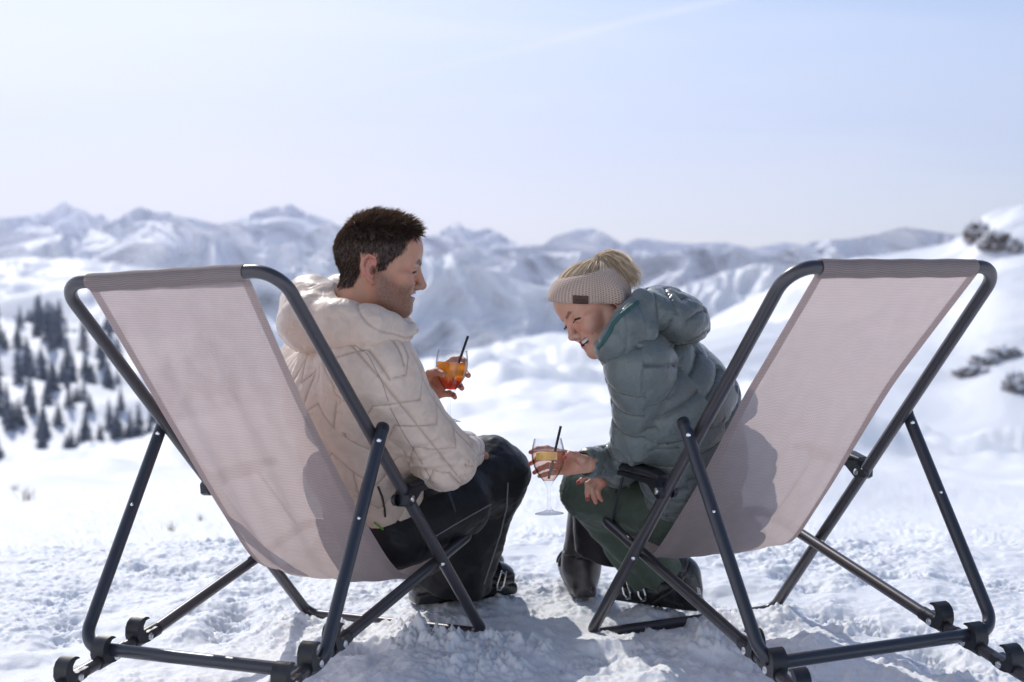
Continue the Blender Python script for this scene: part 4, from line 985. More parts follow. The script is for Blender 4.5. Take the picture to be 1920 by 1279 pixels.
    def hdisp(P, n):
        f = fbm(P*np.float32([7, 6, 12])+21, 3, ridge=True, gain=.4)-.9; out = .0038*f
        u, a = cloth_coords(P, ring, (0, 0, 1)); out += .0035*np.sin(a*3.0+u*22+fbm(P*9, 2)*3)
        s1 = np.abs(P@np.float32(unit((.6, -.3, .75)))-float(at(690, 590, 3.1)@unit((.6, -.3, .75)))); out -= .003*np.exp(-(s1/.003)**2)
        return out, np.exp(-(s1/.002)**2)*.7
    lo, hi = bounds([at(530, 520, 3.3), at(785, 650, 3.1), at(700, 560, 3.5), at(560, 640, 3.12)], .06)
    ho = garment('hood', hood, lo, hi, .0036, hdisp, M_BEIGE, jo)
    # --- trousers
    cuffL = at(846, 1085, 3.85)
    def legN(P):
        d = ecap(P, hip+RM*.015, knN, .120, .092, RM, 1.08); d = smin(d, cap(P, knN, knN+np.array([-.01, 0, .01]), .084), .03); d = smin(d, cap(P, at(746, 1004, 3.46), at(858, 950, 3.60), .082), .04)
        s = ecap(P, knN, cuffL, .082, .100, unit((1, .45, 0)), 1.12)
        s = np.maximum(s, -((P-at(846, 1092, 3.85).astype(f32))@np.float32(unit(knN-anN))-.0))
        return smin(d, s, .04)
    def legF(P):
        d = ecap(P, hip-RM*.09, knF, .10, .086, RM, 1.05)
        s = ecap(P, knF, anF+np.array([0, 0, .05]), .080, .092, RM, 1.05); s = np.maximum(s, -((P-anF.astype(f32))@np.float32(unit(knF-anF))-.02))
        return smin(d, s, .04)
    tr = lambda P: smin(legN(P), legF(P), .02)
    def tdisp(P, n):
        u, a = cloth_coords(P, [hip, knN, anN], cam_s); fo = fbm(P*np.float32([7, 7, 10])+8, 4, ridge=True, gain=.5)-.95
        kb = np.exp(-(np.linalg.norm(P-(knN*.8+hip*.1+anN*.1), axis=1)/.13)**2)
        return .005*fo+.005*kb*np.sin(u*52+a*2.2+fbm(P*9, 2)*2)*sstep(.2, -.8, n@FM)+.004*np.sin(a*9+fbm(P*6, 2)*3)*sstep(.5, .85, u)
    lo, hi = bounds([hip, knN, knF, anN, anF, cuffL], .23)
    to = garment('trousers', tr, lo, hi, .0045, tdisp, M_BLACK, body)
    # --- boots
    h1, t1 = gpt(772, 1140), gpt(963, 1118); h1[2] += .012; t1[2] += .012
    b1, W1 = boot('ski_boot', h1, t1, (0, 0, 1), .05, M_BOOT, body, at(846, 1000, 3.86), side=-1)
    h2 = h1+np.array([.0, .20, .0])+unit(t1-h1)*.0; t2_ = h2+(t1-h1)*.97; h2 = h2-(t1-h1)*.08; t2_ = t2_-(t1-h1)*.08
    boot('ski_boot', h2, t2_, (0, 0, 1), .05, M_BOOT, body, at(880, 1000, 4.06), side=-1, h=.005)
    # trims that follow the cloth
    bj = bvh_of(jo)
    for pts in ([(655, 640), (690, 665), (716, 715), (732, 765), (756, 812), (788, 862), (812, 905)], ):
        q = seam('seam', bj, pts, None, None)
        if len(q) > 3: MB().tube(q, .0009, seg=6).build('sleeve_seam', M_SEAM, jo)
    q = seam('z', bj, [(709, 912), (716, 930), (721, 952), (722, 968)], None, None, off=.0012)
    if len(q) > 3: MB().tube(q, .0028, seg=6).build('pocket_zip', M_ZIP, jo)
    q = seam('z', bj, [(702, 978), (712, 986), (724, 996)], None, None, off=.003)
    if len(q) > 3: MB().tube(q, .0026, seg=6).build('cord', M_LIME, jo)
    bt = bvh_of(to)
    q = seam('z', bt, [(952, 905), (950, 950), (938, 1000), (922, 1050), (907, 1095)], None, None, off=.0008)
    if len(q) > 3: MB().tube(q, .0022, seg=6).build('leg_piping', M_REFL, to)
    q = seam('z', bt, [(806, 1012), (850, 985), (885, 965), (930, 940)], None, None, off=.0006)
    if len(q) > 3: MB().tube(q, .0016, seg=6).build('thigh_seam', M_REFL, to)
    return body, hd
man, HD_M = build_man()
# ------------------------------------------------------------------ the woman
def knit_mat(us, vs):
    m, nt, b = new_mat('knit_wool'); uv = N(nt, 'ShaderNodeUVMap'); sp = N(nt, 'ShaderNodeSeparateXYZ'); lk(nt, uv.outputs[0], sp.inputs[0])
    u = mth(nt, 'MULTIPLY', sp.outputs[0], 1/us); row = mth(nt, 'MULTIPLY', sp.outputs[1], 1/vs)
    odd = mth(nt, 'MULTIPLY', mth(nt, 'MODULO', mth(nt, 'FLOOR', u), 2), .5)
    cu = mth(nt, 'ABSOLUTE', mth(nt, 'SUBTRACT', mth(nt, 'FRACT', u), .5)); cv = mth(nt, 'ABSOLUTE', mth(nt, 'SUBTRACT', mth(nt, 'FRACT', mth(nt, 'ADD', row, odd)), .5))
    d = mth(nt, 'SQRT', mth(nt, 'ADD', mth(nt, 'POWER', mth(nt, 'MULTIPLY', cu, 1.0), 2), mth(nt, 'POWER', mth(nt, 'MULTIPLY', cv, 1.25), 2)))
    hole = mapr(nt, d, .18, .40, 0, 1)
    x = N(nt, 'ShaderNodeMix', data_type='RGBA'); lk(nt, hole, x.inputs[0]); x.inputs[6].default_value = (.30, .20, .155, 1); x.inputs[7].default_value = (.60, .445, .35, 1); lk(nt, x.outputs[2], b.inputs['Base Color'])
    bp = N(nt, 'ShaderNodeBump'); bp.inputs['Strength'].default_value = .9; bp.inputs['Distance'].default_value = .0022; lk(nt, hole, bp.inputs['Height']); lk(nt, bp.outputs[0], b.inputs['Normal'])
    b.inputs['Roughness'].default_value = .85; b.inputs['Sheen Weight'].default_value = .4; return m
def build_woman():
    FW = unit((-.83, .56, 0)); LW = np.array([-.56, -.83, 0])
    hd = Frame(at(1121, 581.5, 3.26), (-.829, -.448, -.334), (-.442, .158, .883), .92)
    hip = at(1290, 952, 3.54); waist = at(1288, 865, 3.47); chest = at(1262, 745, 3.38); neck = at(1192, 640, 3.30)
    shN = at(1199, 688, 3.20); elN = at(1203, 812, 3.34); wrN = at(1148, 888, 3.585)
    shF = at(1275, 690, 3.50); elF = at(1205, 858, 3.56); wrF = at(1103, 870, 3.372)
    knN = at(1112, 918, 3.72); anN = at(1243, 1092, 3.83); knF = at(1120, 905, 3.92); anF = at(1112, 1075, 3.93)
    hf = lambda P: head_field(P, True)
    V, Fq = sdf_mesh(hf, (-.125, -.10, -.16), (.125, .10, .125), .0018); C = head_cols(V, True); parts = [(hd.w(V), Fq, C)]
    NAIL = (.42, .03, .05, .9)
    kn = np.array([at(1058, 850, 3.385), at(1057, 862, 3.388), at(1059, 874, 3.383), at(1064, 885, 3.377)])
    pp = np.array([at(1026, 841, 3.392), at(1024, 857, 3.394), at(1028, 873, 3.388), at(1036, 886, 3.381)])
    dp = np.array([at(1007, 842, 3.385), at(1005, 861, 3.385), at(1012, 879, 3.378), at(1021, 890, 3.371)])
    tp = np.array([at(995, 848, 3.366), at(995, 869, 3.366), at(1002, 886, 3.362), at(1011, 893, 3.358)])
    th = np.array([at(1091, 862, 3.352), at(1080, 853, 3.338), at(1068, 852, 3.320), at(1060, 859, 3.308)])
    nl = [(q, NAIL) for q in (at(992.5, 845, 3.36), at(992, 868, 3.36), at(999.5, 886, 3.356), at(1059, 859, 3.301))]
    parts.append(hand_mesh(wrF, at(1128, 866, 3.415), kn, pp, dp, tp, th, .0073, h=.0016, nails=nl, key='f', palm_pts=[(at(1078, 872, 3.372), .014)]))
    # left hand hanging relaxed over the knee
    w2 = at(1150, 893, 3.572)
    k2 = np.array([at(1113, 888, 3.556), at(1117, 894, 3.545), at(1123, 900, 3.538), at(1131, 906, 3.536)])
    p2 = np.array([at(1098, 896, 3.550), at(1102, 908, 3.535), at(1110, 916, 3.528), at(1121, 921, 3.528)])
    q2 = np.array([at(1090, 901, 3.548), at(1101, 924, 3.532), at(1113, 931, 3.524), at(1124, 932, 3.525)])
    t2 = np.array([at(1084, 905, 3.548), at(1102, 936, 3.533), at(1117, 942, 3.524), at(1128, 938, 3.526)])
    th2 = np.array([at(1140, 892, 3.60), at(1126, 890, 3.605), at(1112, 890, 3.600), at(1100, 892, 3.597)])
    parts.append(hand_mesh(w2, at(1180, 882, 3.53), k2, p2, q2, t2, th2, .0073, h=.0016, key='f', nails=[(q+np.array([0, -.006, 0]), NAIL) for q in t2[:2]]))
    def core(P):
        d = ecap(P, hip, chest, .072, .085, LW, 1.3); d = smin(d, cap(P, chest, hd.w((-.05, 0, -.12)), .07, .045), .05)
        for a, b, c in ((shN, elN, wrN), (shF, elF, wrF)): d = smin(smin(d, cap(P, a, b, .038, .030), .04), cap(P, b, c, .030, .022), .02)
        for a, b in ((knN, anN), (knF, anF)): d = smin(smin(d, cap(P, hip, a, .062, .042), .04), cap(P, a, a+(b-a)*.5, .042, .030), .02)
        return d
    lo, hi = bounds([hip, chest, shN, shF, elN, elF, wrN, wrF, knN, knF, anN, anF, hd.w((-.05, 0, -.12))], .1)
    V, Fq = sdf_mesh(core, lo, hi, .011); parts.append((V, Fq, np.tile(np.array(SKB['f']), (len(V), 1))))
    V, Fq, C = join(parts); body = mesh('person', V, Fq, M_SKIN, cols=C)
    tag(body, 'laughing blonde woman in a knit headband and grey-green puffer jacket holding a pale drink', 'person')
    tv = MB(); e = [hd.R[:, 0], hd.R[:, 1], hd.R[:, 2]]
    for i in range(-5, 6):
        y = i*.0038; x = .0765-.55*y*y/.022; zt = -.0568+y*y*9; tv.prism([(-.0018, -.0042), (.0018, -.0042), (.00195, .0035), (-.00195, .0035)], hd.w((x, y, zt)), e[1], e[2], e[0], .002, .0007)
    tv.build('teeth', M_TEETH, body)
    tv = MB()
    for i in range(-4, 5):
        y = i*.0035; x = .0730-.6*y*y/.022; tv.prism([(-.0016, -.003), (.0016, -.003), (.0015, .002), (-.0015, .002)], hd.w((x, y, -.0672+y*y*14)), e[1], e[2], e[0], .0018, .0006)
    tv.build('lower_teeth', M_TEETH, body)
    rs = np.random.RandomState(9)
    # lashes and brows
    lm = hair_mat('lash_hair', (.008, .005, .004), (.02, .012, .01)); L_ = []
    for sg in (-1, 1):
        for k in range(36):
            u = k/35; q = np.array([np.interp(u, [0, .3, .65, 1], [p[0] for p in EYE_LINE])+.0012, sg*np.interp(u, [0, .3, .65, 1], [p[1] for p in EYE_LINE]), np.interp(u, [0, .3, .65, 1], [p[2] for p in EYE_LINE])]); d_ = np.array([.75-.4*u, sg*(.1+.75*u), -.35]); L_.append([q, q+d_*.0035, q+d_*.0062+np.array([0, 0, .0015])])
    L_ = np.array(L_)
    for sl_ in (L_[:36], L_[36:]): ribbons('eyelashes', hd.w(sl_.reshape(-1, 3)).reshape(-1, 3, 3), .0007, lm, body)
    for sg in (-1, 1):
        ei = []
        for k in range(130):
            u = rs.rand(); q = np.array([np.interp(u, [0, .5, 1], [.0930, .0890, .0745]), sg*np.interp(u, [0, .5, 1], [.012, .028, .045]), np.interp(u, [0, .5, 1], [.0125, .0200, .0168])+rs.normal()*.0009]); d_ = np.array([-.35, sg*.8, .3])+rs.normal(size=3)*.15; d_ /= np.linalg.norm(d_); ei.append([q+np.array([.0008, 0, 0])+d_*.006*s for s in (0, .5, 1)])
        ribbons('eyebrow', hd.w(np.array(ei).reshape(-1, 3)).reshape(-1, 3, 3), .0007, hair_mat('brow_blond', (.05, .028, .018), (.10, .06, .035)), body)
    # --- hair: combed back under the band into a high tail
    tie_w = at(1124, 483, 3.275); tie = hd.l(tie_w)
    cen = np.array([-.008, 0, .035])
    ths = rs.uniform(0, 2*np.pi, 5200); up_l = hd.R.T@np.array([0, 0, 1.])
    a1 = unit(np.cross(up_l, (0, 1, 0))); a2 = np.cross(up_l, a1)
    P0 = []
    for a, hh in zip(ths, rs.uniform(.005, .05, 5200)):
        P0.append(cen+up_l*hh+(a1*math.cos(a)+a2*math.sin(a))*.1)
    P0 = np.array(P0); t = np.linspace(0, 1, 9); wv = rs.normal(size=(len(P0), 3))*.004
    tgt = tie+rs.normal(size=P0.shape)*.0035
    D0 = P0-cen; D1 = tgt-cen; path = []
    for s in t:
        D = D0*(1-s)+D1*s; D = D/np.linalg.norm(D, axis=1)[:, None]; Q = cen+D*.07
        for _ in range(6): Q = Q-D*(hf(Q.astype(f32))-(.0045+.003*s))[:, None]*.8
        Q = Q+wv*math.sin(math.pi*s)*.45
        path.append(Q*(1-s**6)+tgt*s**6)
    pth = np.stack(path, 1); hm = hair_mat('blond_hair', (.36, .27, .19), (.82, .72, .56), 1.6)
    hr = ribbons('hair', hd.w(pth.reshape(-1, 3)).reshape(pth.shape), .0013, hm, body, tip=.8)
    hm2 = simple('hair_root', (.22, .135, .08), .6, vary=(90, .3), bump=(300, .4, .001))
    # dark blond cap under the strands
    capf = lambda P: np.maximum(hf(P)-.0032, -((P-cen.astype(f32))@up_l.astype(f32)-.004))
    Vc, Fc = sdf_mesh(capf, (-.12, -.1, -.02), (.12, .1, .13), .003); mesh('scalp_hair', hd.w(Vc), Fc, hm2, hr)
    # tail
    T = []
    for k in range(1100):
        s0 = tie_w+rs.normal(size=3)*.004; g = rs.rand(); sp_ = rs.normal()
        if k % 9 == 0: ctrl = [s0, at(1148, 476+sp_*3, 3.26), at(1172+rs.normal()*5, 488+sp_*4, 3.25), at(1186+rs.normal()*6, 512+sp_*6, 3.25), at(1190+rs.normal()*5, 536+rs.normal()*7, 3.25)]
        else:
            o = rs.normal(size=2); ctrl = [s0, at(1140+o[0]*3, 477+o[1]*3.2, 3.27+rs.normal()*.006), at(1160+o[0]*5, 486+o[1]*6+g*4, 3.265+rs.normal()*.012), at(1174+o[0]*7, 501+o[1]*7+g*8, 3.26+rs.normal()*.016), at(1182+o[0]*9+g*8, 514+o[1]*8+g*12, 3.26+rs.normal()*.02)]
        c_ = np.array(ctrl); u = np.linspace(0, 4, 11); q = []
        for x in u:
            i = min(3, int(x)); f_ = x-i; p0, p1, p2_, p3_ = c_[max(i-1, 0)], c_[i], c_[i+1], c_[min(i+2, 4)]
            q.append(.5*((2*p1)+(-p0+p2_)*f_+(2*p0-5*p1+4*p2_-p3_)*f_**2+(-p0+3*p1-3*p2_+p3_)*f_**3))
        T.append(q)
    ribbons('ponytail', np.array(T), .0013, hm, hr, tip=.3)
    fl = []
    for k in range(60):
        q0 = at(1050+rs.rand()*110, 505-rs.rand()*18, 3.26); q0 = hd.w(pth[rs.randint(len(pth)), rs.randint(3, 8)]); d_ = unit(rs.normal(size=3)+np.array([.2, 0, 1.3])); fl.append([q0, q0+d_*.010, q0+d_*.018+np.array([.006, 0, -.001]), q0+d_*.024+np.array([.014, 0, -.002])])
    ribbons('flyaway_hair', np.array(fl), .0004, hm, hr)
    MB().tube([tie_w+np.array([math.cos(a)*.0085, math.sin(a)*.007, math.sin(a)*.004]) for a in np.linspace(0, 2*np.pi, 24, endpoint=False)], .003, closed=True, seg=8).build('hair_tie', M_RUBBER, hr)
    # --- knit headband
    bc = hd.w((-.008, 0, .028)); Nb = unit(np.array([-.045, -.03, 1.0])); b1 = unit(np.cross(Nb, (0, -1, 0))); b1 = unit(b1-Nb*(b1@Nb)); b2 = np.cross(Nb, b1)
    # b1 points to -x (front of the head)
    nth, nh = 160, 26; th_a = np.linspace(0, 2*np.pi, nth, endpoint=False); V = []; UV = []
    def hw(P): return hf(hd.l(P).astype(f32))*hd.sc
    def band_axis(a, q):    # lower and upper edge heights along N for direction a (a=0 to the front)
        fr = (1+math.cos(a))/2
        lowe = -.0045-.009*fr+.006*(1-fr); upp = .064+.020*fr-.012*(1-fr)
        return lowe+(upp-lowe)*q
    rings = []
    for a in th_a:
        d = b1*math.cos(a)+b2*math.sin(a); col = []
        for k in range(nh): col.append((d, bc+Nb*band_axis(a, k/(nh-1))))
        rings.append(col)
    Dd = np.array([[c[0] for c in r] for r in rings]).reshape(-1, 3); Oo = np.array([[c[1] for c in r] for r in rings]).reshape(-1, 3)
    lo_ = np.zeros(len(Dd)); hi_ = np.full(len(Dd), .16)
    for _ in range(18):
        mid = (lo_+hi_)/2; v = hw(Oo+Dd*mid[:, None]); ins = v < .004; lo_ = np.where(ins, mid, lo_); hi_ = np.where(ins, hi_, mid)
    R = lo_.reshape(nth, nh)
    # a stretched band bridges hollows: smooth its radius around and over the height
    for _ in range(14): R = (np.roll(R, 1, 0)+np.roll(R, -1, 0)+2*R)/4; R[:, 1:-1] = (R[:, :-2]+R[:, 2:]+2*R[:, 1:-1])/4
    prof = np.sqrt(np.clip(1-(2*np.linspace(0, 1, nh)-1)**6, 0, 1)); outer = R+.0035+.0065*prof[None]
    VO = Oo.reshape(nth, nh, 3)+Dd.reshape(nth, nh, 3)*outer[..., None]; VI = Oo.reshape(nth, nh, 3)+Dd.reshape(nth, nh, 3)*(R-.004)[..., None]
    allv = np.concatenate([VO, VI[:, ::-1]], 1); arc = th_a*.095
    uv = np.stack([np.broadcast_to(arc[:, None], (nth, 2*nh)), np.broadcast_to(np.r_[np.linspace(0, .078, nh), np.linspace(.078, 0, nh)][None], (nth, 2*nh))], -1)
    # split seam column so that the pattern does not run backwards across the closing strip
    allv = np.concatenate([allv, allv[:1]], 0); uv = np.concatenate([uv, uv[:1]+np.array([2*np.pi*.095, 0])], 0)
    Fb = grid_faces(nth+1, 2*nh); last = np.arange(nth); lf = np.stack([last*2*nh+2*nh-1, (last+1)*2*nh+2*nh-1, (last+1)*2*nh, last*2*nh], -1)
    band = mesh('knit_headband', allv.reshape(-1, 3), np.vstack([Fb, lf]), knit_mat(.0072, .0048), body, uvs=uv.reshape(-1, 2))
    bb = bvh_of(band); lp = MB(); nx_, ny_ = 8, 6; PV = []; ok = True; x0, x1, y0, y1 = 1074.5, 1103, 554, 571.5
    for off in (.0022, -.001):
        for j in range(ny_):
            for i in range(nx_):
                r = ray_px(bb, x0+(x1-x0)*i/(nx_-1)+(0 if off > 0 else 0), y0+(y1-y0)*j/(ny_-1)+1.2*i/(nx_-1), off); PV.append(r[0] if r else at(x0, y0, 3.2))
    PF = []
    for j in range(ny_-1):
        for i in range(nx_-1): a = j*nx_+i; PF.append((a, a+1, a+nx_+1, a+nx_)); a += nx_*ny_; PF.append((a+nx_, a+nx_+1, a+1, a))
    rim = [i for i in range(nx_)]+[j*nx_+nx_-1 for j in range(1, ny_)]+[(ny_-1)*nx_+i for i in range(nx_-2, -1, -1)]+[j*nx_ for j in range(ny_-2, 0, -1)]
    for k in range(len(rim)): a, b = rim[k], rim[(k+1) % len(rim)]; PF.append((b, a, a+nx_*ny_, b+nx_*ny_))
    lp.add(PV, PF); lab = lp.build('leather_label', simple('brown_leather', (.075, .036, .024), .6, vary=(200, .3)), band)
    marks = []
    for x in (1080, 1083.2, 1086.5, 1089.5, 1092.5, 1096): marks.append([(x, 561), (x+1.1, 561.2), (x+1.4, 564.4), (x+.3, 564.5)])
    marks += [[(1084.5, 558), (1086, 557.4), (1087, 558.4)], [(1089, 558), (1090.4, 557.2), (1091.4, 558.6)], [(1082, 567.4), (1095, 567.9), (1095, 568.4), (1082, 567.9)]]
    bl = bvh_of(lab); decal('stamped_mark', bl, marks, simple('stamp_ink', (.012, .008, .008), .7), lab, off=.0006, sub=1)
    er = hd.w((-.006, .0790, -.030)); MB().tube([er+np.array([math.cos(a)*.006, 0, math.sin(a)*.0075-.004]) for a in np.linspace(0, 2*np.pi, 20, endpoint=False)], .0011, closed=True, seg=6).build('earring', simple('gold', (.80, .52, .20), .2, metal=1), body)
    # --- jacket
    cuffF = at(1101, 868, 3.39); cuffN = at(1158, 884, 3.54)
    spn = [at(1320, 985, 3.54), at(1298, 870, 3.47), at(1268, 750, 3.37), at(1205, 640, 3.31)]
    def torso(P):
        d = ecap(P, at(1292, 950, 3.56), at(1298, 865, 3.47), .100, .112, LW, 1.20)
        d = smin(d, ecap(P, at(1300, 865, 3.47), at(1276, 755, 3.38), .112, .113, LW, 1.30), .05)
        d = smin(d, ecap(P, at(1276, 755, 3.37), at(1238, 690, 3.33), .113, .085, LW, 1.38), .06)
        d = smin(d, cap(P, at(1242, 690, 3.40), shF, .08, .07), .05)
        d = smin(d, cap(P, at(1215, 660, 3.31), at(1160, 655, 3.27), .062, .045), .05)
        return smax(d, -(P[:, 2]-at(1318, 1010, 3.5)[2]), .02)
    def armN(P):
        d = smin(cap(P, shN, elN, .066, .060), cap(P, at(1215, 678, 3.24), shN, .062, .066), .04)
        d = smin(d, ell(P, at(1212, 816, 3.34), (.070, .060, .048)), .03)
        return smin(d, cap(P, elN, cuffN, .054, .038), .03)
    def armF(P):
        d = smin(cap(P, shF, elF, .070, .050), cap(P, elF, cuffF, .045, .034), .03)
        return smax(d, -cap(P, at(1098, 870, 3.385), at(1080, 870, 3.36), .027, .03), .004)
    jk = lambda P: smin(smin(torso(P), armN(P), .022), armF(P), .022)
    def puff(u, v, pw, am, jw, seed):
        cell = np.floor(v/jw+.3*np.floor(u/(pw*3))); jog = np.mod(cell, 2)*.36+.06*np.sin(cell*7.3+seed)
        f = u/pw+jog+.015*np.sin(v*30+seed); x = np.abs(f-np.round(f))*pw
        vx = np.abs(v/jw+.3*np.floor(u/(pw*3))-np.round(v/jw+.3*np.floor(u/(pw*3))))*jw
        p = pillow(f, .36); g = am*(p-.6)
        gather = fbm(np.stack([u*14, v*48, 0*u+seed], -1), 2)
        g += .0018*gather*np.exp(-(x/.016)**2)+.0008*fbm(np.stack([u*20, v*18, 0*u+seed+4], -1), 2)
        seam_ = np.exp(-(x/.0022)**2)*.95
        return g, seam_
    def jdisp(P, n):
        w = softw([torso(P), armN(P), armF(P)], .006); out = np.zeros(len(P)); sm = np.zeros(len(P))
        for i, (pts, rad, ref, pw, am, jw) in enumerate(((spn, .145, -VIEW, .062, .017, .13), ([at(1200, 650, 3.2), shN, elN, cuffN], .066, -VIEW, .070, .0165, .105), ([shF, elF, cuffF], .055, -VIEW, .05, .008, .05))):
            u, a = cloth_coords(P, pts, ref); u = u+(.012*np.cos(a) if i == 0 else 0)
            g, s_ = puff(u, a*rad, pw, am, jw, i*3.1); out += w[i]*g; sm += w[i]*s_
        sa = np.exp(-((torso(P)-armN(P))/.010)**2)*(torso(P) < .03); out -= .006*sa
        el = np.exp(-(np.linalg.norm(P-at(1165, 848, 3.34), axis=1)/.07)**2); u, a = cloth_coords(P, [shN, elN, cuffN], -VIEW); out += el*w[1]*.006*np.sin(a*7+u*60+2*fbm(P*15, 2))
        cf = np.exp(-(np.linalg.norm(P-cuffF, axis=1)/.035)**2); out += cf*.0035*np.sin(np.arctan2((P-cuffF)@np.float32([0, .3, 1]), (P-cuffF)@np.float32([.4, .9, 0]))*13)
        return out, sm
    lo, hi = bounds([hip, shN, shF, elN, elF, cuffN, cuffF, neck], .12)
    jo = garment('jacket', jk, lo, hi, .0033, jdisp, M_SLATE, body)
    # hood down the back, collar up to the chin
    HX = np.stack([unit((.86, -.30, -.28)), unit((.36, .93, 0)), unit((.27, -.10, .95))])
    nk0, nk1 = hd.w((-.030, 0, -.02)), hd.w((-.060, 0, -.14))
    def hood(P):
        d = ell(P, at(1250, 588, 3.28), (.086, .095, .058), HX)
        d = smin(d, ell(P, at(1288, 606, 3.29), (.048, .078, .046), HX), .03)
        d = smin(d, chain(P, [at(1205, 575, 3.20), at(1172, 603, 3.15), at(1150, 636, 3.15), at(1138, 654, 3.18)], [.036, .030, .026, .020], .02), .03)
        d = smin(d, chain(P, [at(1138, 654, 3.18), at(1126, 664, 3.24), at(1130, 650, 3.32), at(1165, 610, 3.40), at(1215, 570, 3.38)], [.020, .018, .024, .034, .038], .02), .03)
        d = smin(d, chain(P, [at(1150, 655, 3.19), at(1172, 650, 3.17), at(1210, 625, 3.17)], [.020, .026, .030], .02), .03)
        hole = smin(cap(P, hd.w((-.01, 0, .02)), hd.w((-.01, 0, -.06)), .083, .066), cap(P, hd.w((.03, 0, -.04)), hd.w((.07, 0, -.10)), .05, .034), .02)
        hole = smin(hole, cap(P, nk0, nk1, .058, .056), .02)
        return smax(d, -hole, .008)
    def hdisp(P, n):
        ax = [at(1165, 640, 3.2), at(1250, 575, 3.28), at(1318, 622, 3.29)]
        u, a = cloth_coords(P, ax, (0, -.3, 1)); k = sstep(.045, .09, u)
        g, s_ = puff(u*.8+a*.028, a*.075+u*.25, .042, .0115, .12, 5.); fo = fbm(P*np.float32([16, 12, 20])+4, 3)
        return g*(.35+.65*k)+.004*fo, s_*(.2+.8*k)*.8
    lo, hi = bounds([at(1110, 530, 3.2), at(1325, 660, 3.2), at(1200, 560, 3.44), at(1130, 690, 3.15)], .07)
    ho = garment('hood', hood, lo, hi, .0032, hdisp, M_SLATE, jo)
    M_TEAL = cloth_mat('teal_binding', (.035, .105, .100), .55, .2, .3, wrs=.3, wr=80)
    bh = bvh_of(ho)
    q = seam('z', bh, [(1196, 566), (1180, 578), (1163, 592), (1150, 607), (1142, 624), (1132, 640), (1122, 652)], None, None, off=-.001)
    if len(q) > 3: MB().tube(q, .0058, seg=10).build('hood_binding', M_TEAL, ho)
    q = seam('z', bh, [(1112, 660), (1122, 666), (1134, 672), (1146, 678)], None, None, off=.001)
    if len(q) > 3: MB().tube(q, .0055, seg=10).build('collar_binding', M_TEAL, ho)
    # --- trousers
    hemc = at(1230, 1058, 3.82)
    sx = unit((.9, .4, 0))
    def legN(P):
        d = ecap(P, hip+LW*.01+np.array([0, 0, -.01]), knN+np.array([.012, 0, -.005]), .098, .078, LW, 1.1)
        d = smin(d, cap(P, knN, knN, .080), .03)
        s = ecap(P, knN+np.array([.01, 0, -.01]), hemc, .074, .078, sx, 1.12)
        s = np.maximum(s, (P-at(1218, 1084, 3.82).astype(f32))@np.float32(unit(anN-knN))-.0)
        s = np.maximum(s, -(cap(P, hemc, anN+(anN-knN)*.3, .066)))
        return smin(d, s, .03)
    def legF(P):
        d = ecap(P, hip-LW*.09, knF, .095, .078, LW, 1.05); return d
    tr = lambda P: smin(legN(P), legF(P), .02)
    def tdisp(P, n):
        u, a = cloth_coords(P, [hip, knN, anN], -VIEW); fo = fbm(P*np.float32([7, 7, 9])+8, 3, ridge=True, gain=.5)-.9
        kb = np.exp(-(np.linalg.norm(P-(knN*.8+hip*.05+anN*.15), axis=1)/.12)**2); dn = sstep(.36, .5, u)
        return .004*fo+.006*kb*np.sin(u*60+a*2.0+fbm(P*9, 2)*2)*sstep(.3, -.8, n@FW*-1)+dn*.0065*np.sin(a*6+2.2*fbm(P*7, 2)+u*9)
    lo, hi = bounds([hip, knN, knF, anN, hemc], .22)
    to = garment('trousers', tr, lo, hi, .0042, tdisp, M_GREEN, body)
    gl = lambda P: smax(ecap(P, knF, anF+np.array([.02, 0, -.01]), .070, .064, unit((1, .2, 0)), 1.05), -(P[:, 2]-at(1120, 1052, 3.90)[2]-.10*(P[:, 0]-at(1120, 1052, 3.90)[0])*-3.2), .006)
    lo, hi = bounds([knF, anF], .11)
    garment('inner_gaiter', gl, lo, hi, .005, lambda P, n: .003*fbm(P*14, 3), cloth_mat('dark_gaiter', (.022, .018, .022), .6, .2, wrs=.3), to)
    # --- boots
    h1, t1 = gpt(1316, 1150), gpt(1158, 1128); h1[2] += .008; t1[2] += .008
    b1_, W1 = boot('ski_boot', h1, t1, (0, 0, 1), .05, M_BOOT, body, knN+(anN-knN)*.55, side=1, h=.0033)
    h2 = gpt(1098, 1124); h2[2] += .004; t2_ = h2+unit(np.array([-.10, .95, 0]))*.285
    b2_, W2 = boot('ski_boot', h2, t2_, (0, 0, 1), .05, M_BOOTG, body, h2+np.array([.035, .03, .45]), side=-1, h=.0036, cuff_r=.066, cuff_h=.25)
    return body, hd, jo, ho, to, b1_, b2_
woman, HD_W, JW, HW_, TW, BW1, BW2 = build_woman()

def text_polys(s, size=1.0):
    cu = bpy.data.curves.new('txt', 'FONT'); cu.body = s; cu.size = size; cu.resolution_u = 3; o = bpy.data.objects.new('txt', cu); COL.objects.link(o); bpy.context.view_layer.update()
    me = bpy.data.meshes.new_from_object(o.evaluated_get(bpy.context.evaluated_depsgraph_get())); V = [tuple(v.co[:2]) for v in me.vertices]; Fc = [tuple(p.vertices) for p in me.polygons]
    bpy.data.objects.remove(o); bpy.data.curves.remove(cu); bpy.data.meshes.remove(me); return V, Fc
def print_on(name, surf, V, Fc, o, ex, ey, mat, off=.0008):
    """flat print whose outline follows the surface; o, ex, ey are photo positions"""
    bv = bvh_of(surf); W_ = []
    for x, y in V:
        r = ray_px(bv, o[0]+ex[0]*x+ey[0]*y, o[1]+ex[1]*x+ey[1]*y, off)
        if r is None: r = (W_[-1] if W_ else at(*o, 3.3),)
        W_.append(r[0])
    return mesh(name, np.array(W_), Fc, mat, surf, smooth=False)
